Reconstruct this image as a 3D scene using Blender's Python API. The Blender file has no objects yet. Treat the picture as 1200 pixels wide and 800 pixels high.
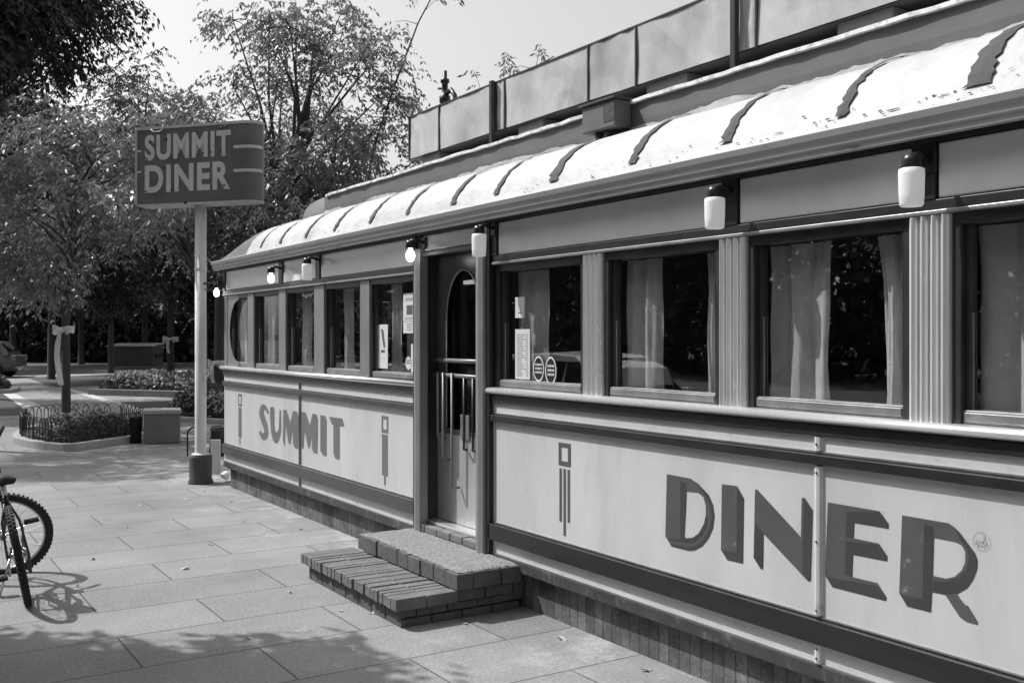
import bpy, bmesh, math, random
import numpy as np
from mathutils import Vector, Matrix
from mathutils.geometry import tessellate_polygon

# ------------------------------------------------------------------ camera, world, sun, exposure
scene = bpy.context.scene
COL = scene.collection
R = math.radians
H = 1.67
YAW = math.atan(760 / 1185.0)
cam_data = bpy.data.cameras.new("camera")
cam = bpy.data.objects.new("camera", cam_data)
COL.objects.link(cam)
cam.location = (0, 0, H)
cam.rotation_euler = (R(90), 0, -YAW)
cam_data.sensor_width = 36
cam_data.lens = 36 * 1185 / 1200.0
cam_data.shift_y = -5 / 1200.0
cam_data.clip_start = 0.05
cam_data.clip_end = 2000
scene.camera = cam

SUN = Vector((-0.5, 0.65, 1.0)).normalized()
SUN_EL = math.asin(SUN.z)
world = bpy.data.worlds.new("World")
scene.world = world
world.use_nodes = True
nt = world.node_tree
nt.nodes.clear()
sky = nt.nodes.new("ShaderNodeTexSky")
sky.sky_type = 'NISHITA'
sky.sun_disc = False
sky.sun_elevation = SUN_EL
sky.sun_rotation = math.atan2(SUN.x, SUN.y)
sky.air_density = 2.0
sky.dust_density = 4.0
sky.ozone_density = 1.0
bw = nt.nodes.new("ShaderNodeRGBToBW")
bg = nt.nodes.new("ShaderNodeBackground")
bg.inputs['Strength'].default_value = 0.105
wo = nt.nodes.new("ShaderNodeOutputWorld")
nt.links.new(sky.outputs[0], bw.inputs[0])
nt.links.new(bw.outputs[0], bg.inputs[0])
nt.links.new(bg.outputs[0], wo.inputs[0])

sd = bpy.data.lights.new("sun", 'SUN')
sd.energy = 2.75
sd.angle = R(0.5)
sd.color = (1.0, 1.0, 1.0)      # a black and white photograph: neutral light
sun = bpy.data.objects.new("sun", sd)
COL.objects.link(sun)
sun.rotation_euler = (-SUN).to_track_quat('-Z', 'Y').to_euler()
sun.location = (-10, 13, 20)

scene.view_settings.view_transform = 'Standard'
scene.view_settings.look = 'None'
scene.view_settings.gamma = 1
scene.view_settings.exposure = 0.75
scene.view_settings.use_curve_mapping = False

rnd = random.Random(11)

# ------------------------------------------------------------------ materials (all neutral greys)
def mat(name, v, rough=0.6, metal=0.0, var=0.0, scale=4.0, bump=0.0, bscale=None, spec=0.5, stretch=None,
        stains=0.0, stain_scale=2.0, stain_v=0.1, trans=0.0, emit=0.0):
    m = bpy.data.materials.new(name)
    m.use_nodes = True
    n = m.node_tree
    b = n.nodes['Principled BSDF']
    b.inputs['Roughness'].default_value = rough
    b.inputs['Metallic'].default_value = metal
    b.inputs['Specular IOR Level'].default_value = spec
    b.inputs['Base Color'].default_value = (v, v, v, 1)
    tc = n.nodes.new('ShaderNodeTexCoord')
    mp = n.nodes.new('ShaderNodeMapping')
    n.links.new(tc.outputs['Object'], mp.inputs[0])
    if stretch: mp.inputs['Scale'].default_value = stretch
    col = None
    if var > 0:
        no = n.nodes.new('ShaderNodeTexNoise')
        no.inputs['Scale'].default_value = scale
        no.inputs['Detail'].default_value = 6
        no.inputs['Roughness'].default_value = 0.62
        n.links.new(mp.outputs[0], no.inputs['Vector'])
        r = n.nodes.new('ShaderNodeMapRange')
        r.inputs['From Min'].default_value = 0.28
        r.inputs['From Max'].default_value = 0.72
        r.inputs['To Min'].default_value = v * (1 - var)
        r.inputs['To Max'].default_value = min(1.0, v * (1 + var))
        n.links.new(no.outputs['Fac'], r.inputs['Value'])
        col = r.outputs[0]
        if rough > 0.05:
            r2 = n.nodes.new('ShaderNodeMapRange')
            r2.inputs['To Min'].default_value = max(0.02, rough - 0.12)
            r2.inputs['To Max'].default_value = min(1, rough + 0.12)
            n.links.new(no.outputs['Fac'], r2.inputs['Value'])
            n.links.new(r2.outputs[0], b.inputs['Roughness'])
    if stains > 0:
        s = n.nodes.new('ShaderNodeTexNoise')
        s.inputs['Scale'].default_value = stain_scale
        s.inputs['Detail'].default_value = 9
        s.inputs['Roughness'].default_value = 0.7
        n.links.new(mp.outputs[0], s.inputs['Vector'])
        rr = n.nodes.new('ShaderNodeMapRange')
        rr.inputs['From Min'].default_value = 0.62 - stains * 0.2
        rr.inputs['From Max'].default_value = 0.70
        n.links.new(s.outputs['Fac'], rr.inputs['Value'])
        mx = n.nodes.new('ShaderNodeMix')
        mx.data_type = 'FLOAT'
        n.links.new(rr.outputs[0], mx.inputs['Factor'])
        if col: n.links.new(col, mx.inputs['A'])
        else: mx.inputs['A'].default_value = v
        mx.inputs['B'].default_value = stain_v
        col = mx.outputs['Result']
    if col: n.links.new(col, b.inputs['Base Color'])
    if bump > 0:
        nb = n.nodes.new('ShaderNodeTexNoise')
        nb.inputs['Scale'].default_value = bscale or scale * 8
        nb.inputs['Detail'].default_value = 4
        n.links.new(mp.outputs[0], nb.inputs['Vector'])
        bp = n.nodes.new('ShaderNodeBump')
        bp.inputs['Strength'].default_value = bump
        bp.inputs['Distance'].default_value = 0.01
        n.links.new(nb.outputs['Fac'], bp.inputs['Height'])
        n.links.new(bp.outputs[0], b.inputs['Normal'])
    if trans > 0:
        out = n.nodes['Material Output']
        t = n.nodes.new('ShaderNodeBsdfTranslucent')
        if col: n.links.new(col, t.inputs[0])
        else: t.inputs[0].default_value = (v, v, v, 1)
        ms = n.nodes.new('ShaderNodeMixShader')
        ms.inputs[0].default_value = trans
        n.links.new(b.outputs[0], ms.inputs[1])
        n.links.new(t.outputs[0], ms.inputs[2])
        n.links.new(ms.outputs[0], out.inputs[0])
    if emit > 0:
        b.inputs['Emission Color'].default_value = (1, 1, 1, 1)
        b.inputs['Emission Strength'].default_value = emit
    return m

def glass_mat(name, ior=1.8, tint=0.9, dirt=0.0):
    m = bpy.data.materials.new(name)
    m.use_nodes = True
    n = m.node_tree
    n.nodes.clear()
    out = n.nodes.new('ShaderNodeOutputMaterial')
    t = n.nodes.new('ShaderNodeBsdfTransparent'); t.inputs[0].default_value = (tint, tint, tint, 1)
    g = n.nodes.new('ShaderNodeBsdfGlossy'); g.inputs['Roughness'].default_value = 0.01
    lw = n.nodes.new('ShaderNodeLayerWeight'); lw.inputs[0].default_value = 0.5
    pw = n.nodes.new('ShaderNodeMath'); pw.operation = 'POWER'; pw.inputs[1].default_value = 5.0
    n.links.new(lw.outputs['Facing'], pw.inputs[0])
    f = n.nodes.new('ShaderNodeMapRange'); f0 = ((ior - 1) / (ior + 1)) ** 2
    f.inputs['To Min'].default_value = f0; f.inputs['To Max'].default_value = 1.0
    n.links.new(pw.outputs[0], f.inputs['Value'])
    ms = n.nodes.new('ShaderNodeMixShader')
    tc = n.nodes.new('ShaderNodeTexCoord')
    no = n.nodes.new('ShaderNodeTexNoise'); no.inputs['Scale'].default_value = 1.3; no.inputs['Detail'].default_value = 1
    bp = n.nodes.new('ShaderNodeBump'); bp.inputs['Strength'].default_value = 0.06; bp.inputs['Distance'].default_value = 0.02
    n.links.new(tc.outputs['Object'], no.inputs['Vector'])
    n.links.new(no.outputs['Fac'], bp.inputs['Height'])
    n.links.new(bp.outputs[0], g.inputs['Normal'])
    n.links.new(f.outputs[0], ms.inputs[0])
    n.links.new(t.outputs[0], ms.inputs[1])
    n.links.new(g.outputs[0], ms.inputs[2])
    last = ms.outputs[0]
    if dirt > 0:
        d = n.nodes.new('ShaderNodeBsdfDiffuse'); d.inputs[0].default_value = (0.4, 0.4, 0.4, 1)
        m2 = n.nodes.new('ShaderNodeMixShader'); m2.inputs[0].default_value = dirt
        n.links.new(last, m2.inputs[1]); n.links.new(d.outputs[0], m2.inputs[2]); last = m2.outputs[0]
    n.links.new(last, out.inputs[0])
    return m

def brick_mat(name, v1, v2, mortar, bw_, bh, ms, offset=0.5, shift=(0, 0), rough=0.85, swap=None, bump=0.5,
              var=0.15, vscale=0.9, blotch=0.0, axes='XY', msmooth=0.1):
    m = bpy.data.materials.new(name)
    m.use_nodes = True
    n = m.node_tree
    b = n.nodes['Principled BSDF']
    b.inputs['Roughness'].default_value = rough
    b.inputs['Specular IOR Level'].default_value = 0.3
    tc = n.nodes.new('ShaderNodeTexCoord')
    sp = n.nodes.new('ShaderNodeSeparateXYZ')
    cb = n.nodes.new('ShaderNodeCombineXYZ')
    n.links.new(tc.outputs['Object'], sp.inputs[0])
    for i, a in enumerate(axes):
        ad = n.nodes.new('ShaderNodeMath'); ad.operation = 'ADD'; ad.inputs[1].default_value = shift[i]
        n.links.new(sp.outputs['XYZ'.index(a)], ad.inputs[0])
        n.links.new(ad.outputs[0], cb.inputs[i])
    br = n.nodes.new('ShaderNodeTexBrick')
    br.offset = offset
    br.inputs['Color1'].default_value = (v1, v1, v1, 1)
    br.inputs['Color2'].default_value = (v2, v2, v2, 1)
    br.inputs['Mortar'].default_value = (mortar, mortar, mortar, 1)
    br.inputs['Scale'].default_value = 1
    br.inputs['Mortar Size'].default_value = ms
    br.inputs['Mortar Smooth'].default_value = msmooth
    br.inputs['Brick Width'].default_value = bw_
    br.inputs['Row Height'].default_value = bh
    n.links.new(cb.outputs[0], br.inputs['Vector'])
    no = n.nodes.new('ShaderNodeTexNoise'); no.inputs['Scale'].default_value = vscale; no.inputs['Detail'].default_value = 8
    no.inputs['Roughness'].default_value = 0.65
    n.links.new(tc.outputs['Object'], no.inputs['Vector'])
    mr = n.nodes.new('ShaderNodeMapRange'); mr.inputs['From Min'].default_value = 0.3; mr.inputs['From Max'].default_value = 0.7
    mr.inputs['To Min'].default_value = 1 - var; mr.inputs['To Max'].default_value = 1 + var
    n.links.new(no.outputs['Fac'], mr.inputs['Value'])
    n2 = n.nodes.new('ShaderNodeTexNoise'); n2.inputs['Scale'].default_value = 55; n2.inputs['Detail'].default_value = 3
    n.links.new(tc.outputs['Object'], n2.inputs['Vector'])
    mr2 = n.nodes.new('ShaderNodeMapRange'); mr2.inputs['From Min'].default_value = 0.3; mr2.inputs['From Max'].default_value = 0.7
    mr2.inputs['To Min'].default_value = 0.78; mr2.inputs['To Max'].default_value = 1.22
    n.links.new(n2.outputs['Fac'], mr2.inputs['Value'])
    mu = n.nodes.new('ShaderNodeMath'); mu.operation = 'MULTIPLY'
    n.links.new(mr.outputs[0], mu.inputs[0]); n.links.new(mr2.outputs[0], mu.inputs[1])
    last = mu.outputs[0]
    if blotch > 0:
        n3 = n.nodes.new('ShaderNodeTexNoise'); n3.inputs['Scale'].default_value = 2.6; n3.inputs['Detail'].default_value = 10
        n3.inputs['Roughness'].default_value = 0.75
        n.links.new(tc.outputs['Object'], n3.inputs['Vector'])
        m3 = n.nodes.new('ShaderNodeMapRange'); m3.inputs['From Min'].default_value = 0.58; m3.inputs['From Max'].default_value = 0.7
        m3.inputs['To Min'].default_value = 1; m3.inputs['To Max'].default_value = 1 + blotch
        n.links.new(n3.outputs['Fac'], m3.inputs['Value'])
        mm = n.nodes.new('ShaderNodeMath'); mm.operation = 'MULTIPLY'
        n.links.new(last, mm.inputs[0]); n.links.new(m3.outputs[0], mm.inputs[1]); last = mm.outputs[0]
    if blotch > 0:
        for sc0, th, dk in ((1.9, .035, .55), (5.5, .045, .72)):
            vo = n.nodes.new('ShaderNodeTexVoronoi'); vo.inputs['Scale'].default_value = sc0
            n.links.new(tc.outputs['Object'], vo.inputs['Vector'])
            m4 = n.nodes.new('ShaderNodeMapRange'); m4.inputs['From Min'].default_value = th * .6; m4.inputs['From Max'].default_value = th
            m4.inputs['To Min'].default_value = dk; m4.inputs['To Max'].default_value = 1
            n.links.new(vo.outputs['Distance'], m4.inputs['Value'])
            mm = n.nodes.new('ShaderNodeMath'); mm.operation = 'MULTIPLY'
            n.links.new(last, mm.inputs[0]); n.links.new(m4.outputs[0], mm.inputs[1]); last = mm.outputs[0]
        # lime bloom on the slabs close to the wall
        mrx = n.nodes.new('ShaderNodeMapRange'); mrx.inputs['From Min'].default_value = 2.3; mrx.inputs['From Max'].default_value = 3.5
        n.links.new(sp.outputs['X'], mrx.inputs['Value'])
        n5 = n.nodes.new('ShaderNodeTexNoise'); n5.inputs['Scale'].default_value = 2.2; n5.inputs['Detail'].default_value = 9; n5.inputs['Roughness'].default_value = .72
        n.links.new(tc.outputs['Object'], n5.inputs['Vector'])
        m5 = n.nodes.new('ShaderNodeMapRange'); m5.inputs['From Min'].default_value = .50; m5.inputs['From Max'].default_value = .62
        m5.inputs['To Max'].default_value = .55
        n.links.new(n5.outputs['Fac'], m5.inputs['Value'])
        ma = n.nodes.new('ShaderNodeMath'); ma.operation = 'MULTIPLY_ADD'; ma.inputs[2].default_value = 1
        n.links.new(mrx.outputs[0], ma.inputs[0]); n.links.new(m5.outputs[0], ma.inputs[1])
        mm = n.nodes.new('ShaderNodeMath'); mm.operation = 'MULTIPLY'
        n.links.new(last, mm.inputs[0]); n.links.new(ma.outputs[0], mm.inputs[1]); last = mm.outputs[0]
    vm = n.nodes.new('ShaderNodeVectorMath'); vm.operation = 'SCALE'
    n.links.new(br.outputs['Color'], vm.inputs[0]); n.links.new(last, vm.inputs['Scale'])
    n.links.new(vm.outputs[0], b.inputs['Base Color'])
    bp = n.nodes.new('ShaderNodeBump'); bp.inputs['Strength'].default_value = bump; bp.inputs['Distance'].default_value = 0.006
    bp.invert = True
    ad = n.nodes.new('ShaderNodeMath'); ad.operation = 'SUBTRACT'
    sc_ = n.nodes.new('ShaderNodeMath'); sc_.operation = 'MULTIPLY'; sc_.inputs[1].default_value = 0.25
    n.links.new(n2.outputs['Fac'], sc_.inputs[0])
    n.links.new(br.outputs['Fac'], ad.inputs[0]); n.links.new(sc_.outputs[0], ad.inputs[1])
    n.links.new(ad.outputs[0], bp.inputs['Height'])
    n.links.new(bp.outputs[0], b.inputs['Normal'])
    return m

M = dict(
    enamel=mat('pale_enamel', 0.56, 0.3, var=0.12, scale=2.0, stretch=(1, 1, 0.3), stains=0.4, stain_scale=6, stain_v=0.5),
    strip=mat('strip_enamel', 0.57, 0.35, var=0.08, scale=3, stretch=(1, 1, 2), stains=0.3, stain_scale=7, stain_v=0.4),
    fascia=mat('fascia_enamel', 0.76, 0.18, var=0.08, scale=2, bump=0.03, bscale=3),
    band=mat('dark_band', 0.018, 0.42, var=0.25, scale=5, stretch=(1, 1, 4)),
    band_sheen=mat('sheen_band', 0.06, 0.35, var=0.3, scale=4),  # reflections on the far bands painted in as a lighter grey
    black=mat('black_paint', 0.02, 0.35),
    skirt=mat('skirt_paint', 0.045, 0.6, var=0.4, scale=5, stains=0.4, stain_scale=9, stain_v=0.15),
    letter=mat('letter_face', 0.09, 0.38, var=0.08, scale=6, stains=0.05, stain_scale=14, stain_v=0.25),
    shade=mat('letter_edge', 0.055, 0.38, var=0.08, scale=6),
    summit=mat('faded_letter', 0.15, 0.45, var=0.14, scale=6),
    chrome=mat('chrome', 0.85, 0.26, metal=0.68),
    steel=mat('brushed_steel', 0.78, 0.24, metal=0.55, var=0.15, scale=6, stretch=(1, 1, 0.2)),
    alum=mat('dull_aluminium', 0.34, 0.42, metal=0.7, var=0.2, scale=8),
    post=mat('grey_post', 0.26, 0.4, metal=0.3, var=0.12, scale=5),
    frame=mat('window_frame', 0.05, 0.35, metal=0.3, var=0.2, scale=6),
    gutter=mat('gutter_paint', 0.36, 0.45, var=0.12, scale=2.5, stretch=(1, 0.5, 3), stains=0.15, stain_scale=6, stain_v=0.12),
    roof=mat('white_roof_coating', 0.43, 0.6, var=0.22, scale=3.5, bump=0.8, bscale=16, stains=0.16, stain_scale=9, stain_v=0.36),
    tar=mat('tar_patch', 0.055, 0.8, var=0.3, scale=9, bump=0.6, bscale=30),
    cap=mat('roof_end', 0.085, 0.7, var=0.25, scale=5, bump=0.2),
    cler=mat('clerestory', 0.12, 0.7, var=0.22, scale=3, stretch=(1, 1, 2), stains=0.2, stain_scale=5, stain_v=0.12),
    ledge=mat('ledge_flaking', 0.70, 0.7, var=0.25, scale=14, stains=0.6, stain_scale=16, stain_v=0.1),
    duct=mat('duct_panel', 0.42, 0.5, var=0.45, scale=1.9, stains=0.35, stain_scale=2.4, stain_v=0.56, stretch=(1, 1, 0.7)),
    under=mat('duct_underside', 0.05, 0.8, var=0.3),
    block=mat('support_block', 0.16, 0.8, var=0.2),
    door=mat('door_skin_sunlit', 0.5, 0.36, metal=0.35, var=0.15, scale=3, stretch=(1, 1, 0.4)),  # sunlight on the lower door put into this lighter skin
    door_top=mat('door_upper', 0.17, 0.25, metal=0.3, var=0.15, scale=3),
    glass=glass_mat('window_glass', 2.7, 0.97),
    doorglass=glass_mat('door_glass', 1.5, 0.55),
    cargl=mat('car_glass', 0.015, 0.06),
    curtain=mat('curtain_cloth', 0.9, 0.9, var=0.14, scale=5, trans=0.45),
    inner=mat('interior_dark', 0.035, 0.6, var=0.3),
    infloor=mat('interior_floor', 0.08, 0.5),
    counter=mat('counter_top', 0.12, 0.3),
    paper=mat('paper', 0.62, 0.8, var=0.06),
    ink=mat('ink', 0.09, 0.7),
    ink2=mat('faint_ink', 0.38, 0.8),
    concrete=mat('concrete', 0.34, 0.9, var=0.16, scale=3, bump=0.3, bscale=70),
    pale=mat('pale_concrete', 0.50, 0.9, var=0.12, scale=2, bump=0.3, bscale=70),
    asphalt=mat('asphalt', 0.06, 0.9, var=0.2, scale=1.2, bump=0.5, bscale=90),
    earth=mat('park_soil', 0.065, 1.0, var=0.35, scale=0.7, bump=0.4),
    sod=mat('ground_soil', 0.07, 1.0, var=0.3, scale=0.3),
    brickstep=mat('step_brick', 0.15, 0.9, var=0.28, scale=7, bump=0.6, bscale=45),
    brickside=mat('step_side', 0.10, 0.9, var=0.3, scale=12, bump=0.6, bscale=40),
    mortar=mat('mortar', 0.14, 1.0, var=0.2, scale=20),
    pebble=mat('pebbled_slab', 0.22, 0.95, var=0.5, scale=55, bump=1.0, bscale=75),
    signface=mat('sign_face', 0.12, 0.45, var=0.22, scale=2.5, stains=0.1, stain_scale=8, stain_v=0.05),
    signletter=mat('sign_letter', 0.52, 0.5, var=0.1, scale=5),
    signtrim=mat('sign_trim', 0.45, 0.5, var=0.15, scale=5, stains=0.3, stain_scale=9, stain_v=0.12),
    pole=mat('pole_paint', 0.62, 0.55, var=0.2, scale=3, stretch=(1, 1, 0.3), stains=0.3, stain_scale=8, stain_v=0.1),
    base=mat('pole_base', 0.07, 0.8, var=0.3, scale=6),
    bark=mat('bark', 0.06, 0.95, var=0.35, scale=9, bump=0.9, bscale=26, stretch=(1, 1, 0.25)),
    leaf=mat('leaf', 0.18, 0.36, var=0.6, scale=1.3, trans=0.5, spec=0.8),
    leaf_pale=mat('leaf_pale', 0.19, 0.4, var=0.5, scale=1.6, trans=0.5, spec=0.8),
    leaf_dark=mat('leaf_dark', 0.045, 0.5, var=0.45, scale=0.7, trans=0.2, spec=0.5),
    hedge=mat('hedge_leaf', 0.11, 0.5, var=0.45, scale=5, trans=0.2),
    flower=mat('blossom', 0.5, 0.8, var=0.2, scale=12, trans=0.2),
    iron=mat('wrought_iron', 0.02, 0.5),
    ribbon=mat('ribbon', 0.78, 0.6, trans=0.2),
    rubber=mat('rubber', 0.018, 0.75, bump=0.3, bscale=120),
    frameblack=mat('bike_paint', 0.03, 0.25),
    silver=mat('bike_metal', 0.6, 0.25, metal=1),
    carwhite=mat('car_paint_light', 0.82, 0.14),
    cargrey=mat('car_paint_grey', 0.16, 0.15),
    chromeglow=mat('car_trim', 0.7, 0.15, metal=1),
    bin=mat('dumpster_paint', 0.06, 0.6, var=0.3, scale=2),
    shadeglass=mat('opal_glass', 0.6, 0.3, emit=0.14, var=0.03),
    barmetal=mat('bar_metal', 0.20, 0.45, metal=0.3),
    bulb=mat('bulb_glow', 0.8, 0.3, emit=2.5),
    lamp_cap=mat('lamp_cap', 0.02, 0.3),
    tube=mat('tube_glow', 0.8, 0.3, emit=0.8),
    crumb=mat('dry_leaf', 0.45, 0.9, var=0.3, scale=20),
    stool=mat('stool_vinyl', 0.10, 0.25),
)
M['paving'] = brick_mat('slab_paving', 0.25, 0.21, 0.085, 1.2, 0.6, 0.0055, shift=(0.01, 0.08), var=0.22, vscale=0.7,
                        blotch=0.3, bump=0.6)
M['foundation'] = brick_mat('foundation_brick', 0.16, 0.10, 0.07, 0.078, 0.6, 0.004, offset=0.0, axes='YZ', shift=(0, 0.3),
                            var=0.55, vscale=5, bump=0.9)
M['crossing'] = brick_mat('brick_crossing', 0.32, 0.26, 0.10, 0.2, 0.1, 0.006, var=0.12)

# ------------------------------------------------------------------ mesh helper
class MB:
    def __init__(s):
        s.v = []; s.f = []; s.smooth = []
    def add(s, verts, faces, smooth=False):
        o = len(s.v)
        s.v += [tuple(p) for p in verts]
        s.f += [tuple(i + o for i in f) for f in faces]
        s.smooth += [smooth] * len(faces)
        return s
    def box(s, x0, x1, y0, y1, z0, z1):
        if x0 > x1: x0, x1 = x1, x0
        if y0 > y1: y0, y1 = y1, y0
        if z0 > z1: z0, z1 = z1, z0
        v = [(x0, y0, z0), (x1, y0, z0), (x1, y1, z0), (x0, y1, z0), (x0, y0, z1), (x1, y0, z1), (x1, y1, z1), (x0, y1, z1)]
        return s.add(v, [(0, 3, 2, 1), (4, 5, 6, 7), (0, 1, 5, 4), (1, 2, 6, 5), (2, 3, 7, 6), (3, 0, 4, 7)])
    def tube(s, pts, rad, n=8, cap=True, smooth=True):
        pts = [Vector(p) for p in pts]
        if not isinstance(rad, (list, tuple)): rad = [rad] * len(pts)
        rings = []; prev = None
        for i, p in enumerate(pts):
            a = pts[max(i - 1, 0)]; b = pts[min(i + 1, len(pts) - 1)]
            t = (b - a)
            if t.length < 1e-9: t = Vector((0, 0, 1))
            t.normalize()
            if prev is None:
                up = Vector((0, 0, 1)) if abs(t.z) < 0.9 else Vector((1, 0, 0))
                x = t.cross(up).normalized()
            else:
                x = (prev - t * prev.dot(t))
                if x.length < 1e-6: x = t.orthogonal()
                x.normalize()
            prev = x; y = t.cross(x)
            rings.append([p + (x * math.cos(2 * math.pi * k / n) + y * math.sin(2 * math.pi * k / n)) * rad[i] for k in range(n)])
        v = [q for r_ in rings for q in r_]
        f = []
        for i in range(len(rings) - 1):
            for k in range(n):
                a = i * n + k; b = i * n + (k + 1) % n
                f.append((a, b, b + n, a + n))
        s.add(v, f, smooth)
        if cap:
            s.add(rings[0], [tuple(reversed(range(n)))]); s.add(rings[-1], [tuple(range(n))])
        return s
    def lathe(s, prof, center=(0, 0, 0), n=24, axis='Z', smooth=True):
        v = []; f = []
        c = Vector(center)
        for (r_, h) in prof:
            for k in range(n):
                a = 2 * math.pi * k / n
                if axis == 'Z': p = Vector((r_ * math.cos(a), r_ * math.sin(a), h))
                elif axis == 'Y': p = Vector((r_ * math.cos(a), h, r_ * math.sin(a)))
                else: p = Vector((h, r_ * math.cos(a), r_ * math.sin(a)))
                v.append(c + p)
        for i in range(len(prof) - 1):
            for k in range(n):
                a = i * n + k; b = i * n + (k + 1) % n
                f.append((a, b, b + n, a + n))
        s.add(v, f, smooth)
        for j in (0, len(prof) - 1):
            if prof[j][0] > 1e-4: s.add(v[j * n:(j + 1) * n], [tuple(range(n))])
        return s
    def torus(s, c, R_, r_, axis='Y', n=40, m_=8, a0=0, a1=2 * math.pi):
        closed = abs(a1 - a0 - 2 * math.pi) < 1e-6
        c = Vector(c); v = []; f = []
        N = n if closed else n + 1
        for i in range(N):
            a = a0 + (a1 - a0) * i / n
            for k in range(m_):
                b = 2 * math.pi * k / m_
                rr = R_ + r_ * math.cos(b)
                if axis == 'Y': p = Vector((rr * math.cos(a), r_ * math.sin(b), rr * math.sin(a)))
                elif axis == 'X': p = Vector((r_ * math.sin(b), rr * math.cos(a), rr * math.sin(a)))
                else: p = Vector((rr * math.cos(a), rr * math.sin(a), r_ * math.sin(b)))
                v.append(c + p)
        for i in range(n):
            j = (i + 1) % N
            for k in range(m_):
                f.append((i * m_ + k, i * m_ + (k + 1) % m_, j * m_ + (k + 1) % m_, j * m_ + k))
        return s.add(v, f, True)
    def extrude(s, prof, p0, p1, axis='Y', smooth=False, closed=True):
        """profile of (a,b) pairs swept along an axis: Y -> (x,z); X -> (y,z); Z -> (x,y)"""
        def P(a, b, t):
            return {'Y': (a, t, b), 'X': (t, a, b), 'Z': (a, b, t)}[axis]
        n = len(prof)
        v = [P(a, b, p0) for a, b in prof] + [P(a, b, p1) for a, b in prof]
        rng = range(n if closed else n - 1)
        s.add(v, [(i, (i + 1) % n, (i + 1) % n + n, i + n) for i in rng], smooth)
        if closed:
            s.add(v[:n], [tuple(range(n))]); s.add(v[n:], [tuple(range(n))])
        return s
    def flat(s, loops, fn):
        """filled polygon with holes, fn maps (a,b) to a 3D point"""
        ls = [[Vector((a, b, 0)) for a, b in L] for L in loops]
        tris = tessellate_polygon(ls)
        pts = [fn(p.x, p.y) for L in ls for p in L]
        return s.add(pts, [tuple(t) for t in tris])
    def slab(s, pts, z0, z1):
        n = len(pts)
        return s.add([(x, y, z0) for x, y in pts] + [(x, y, z1) for x, y in pts],
                     [(i, (i + 1) % n, (i + 1) % n + n, i + n) for i in range(n)] + [tuple(reversed(range(n))), tuple(range(n, 2 * n))])
    def build(s, name, m, parent=None, bevel=0.0, world=False, segs=2, fix=True):
        me = bpy.data.meshes.new(name)
        me.from_pydata(s.v, [], s.f)
        me.polygons.foreach_set('use_smooth', s.smooth)
        if fix and len(s.f) < 20000:
            b = bmesh.new(); b.from_mesh(me)
            bmesh.ops.remove_doubles(b, verts=b.verts, dist=1e-5)
            bmesh.ops.recalc_face_normals(b, faces=b.faces)
            b.to_mesh(me); b.free()
        me.materials.append(m)
        o = bpy.data.objects.new(name, me)
        COL.objects.link(o)
        if parent:
            o.parent = parent
            if world:
                # vertices are in world space; parent chain has translation only
                t = Vector((0, 0, 0)); p = parent
                while p: t += p.location; p = p.parent
                o.location = -t
        if bevel > 0:
            bv = o.modifiers.new('bevel', 'BEVEL'); bv.width = bevel; bv.segments = segs
            bv.limit_method = 'ANGLE'; bv.angle_limit = R(35)
        return o

def tag(o, label=None, cat=None, group=None, kind=None):
    if label: o['label'] = label
    if cat: o['category'] = cat
    if group: o['group'] = group
    if kind: o['kind'] = kind
    return o

def empty(name, loc=(0, 0, 0), rz=0.0, label=None, cat=None, group=None):
    o = bpy.data.objects.new(name, None)
    COL.objects.link(o)
    o.location = loc; o.rotation_euler = (0, 0, rz); o.empty_display_size = 0.2
    return tag(o, label, cat, group)

def copy_tree(o, parent=None):
    c = o.copy(); COL.objects.link(c)
    if parent: c.parent = parent
    for ch in list(o.children): copy_tree(ch, c)
    return c

# ------------------------------------------------------------------ the setting
def structure(name, mb, m, **k):
    return tag(mb.build(name, m, **k), kind='structure')

mb = MB(); mb.box(-500, 500, -500, 500, -0.6, -0.2); structure('ground', mb, M['sod'])
mb = MB(); mb.box(-9.0, -0.72, -60, 120, -0.5, -0.13); structure('street', mb, M['asphalt'])
mb = MB(); mb.box(-0.52, 70, -60, 140, -0.5, 0.0); structure('sidewalk', mb, M['paving'])
mb = MB(); mb.box(-0.72, -0.52, -60, 23.6, -0.5, 0.006); structure('kerb', mb, M['concrete'], bevel=0.015)
mb = MB(); mb.box(-12.5, -9.0, -60, 140, -0.5, 0.01); structure('far_sidewalk', mb, M['concrete'])
mb = MB(); mb.slab([(-0.52, 23.9), (5.3, 23.9), (5.4, 33.2), (-0.52, 33.2)], -0.02, 0.004); mb.slab([(5.3, 23.9), (60, 23.9), (60, 27.2), (5.32, 27.2)], -0.02, 0.004); structure('cross_street', mb, M['asphalt'])
mb = MB(); mb.slab([(-0.5, 37), (70, 35.5), (70, 140), (-0.5, 140)], -0.02, 0.004); structure('park_ground', mb, M['earth'])
mb = MB(); mb.slab([(3.45, 23.2), (5.12, 23.2), (5.3, 33.5), (5.6, 45), (4.2, 45), (3.72, 33.5)], -0.01, 0.009)
structure('brick_crossing', mb, M['crossing'])
mb = MB(); mb.slab([(3.0, 22.6), (3.5, 22.6), (3.76, 33), (3.45, 33)], -0.01, 0.013)
mb.slab([(5.1, 23.0), (5.42, 23.0), (5.66, 36), (5.42, 36)], -0.01, 0.013)
structure('crossing_edging', mb, M['pale'])
# sunlit patches of park ground beyond the crossing, laid in as pale sheets
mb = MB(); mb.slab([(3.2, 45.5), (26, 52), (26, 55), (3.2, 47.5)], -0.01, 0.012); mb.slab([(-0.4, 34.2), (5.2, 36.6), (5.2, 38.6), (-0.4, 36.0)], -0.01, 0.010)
structure('park_sun_patch', mb, M['pale'])

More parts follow.
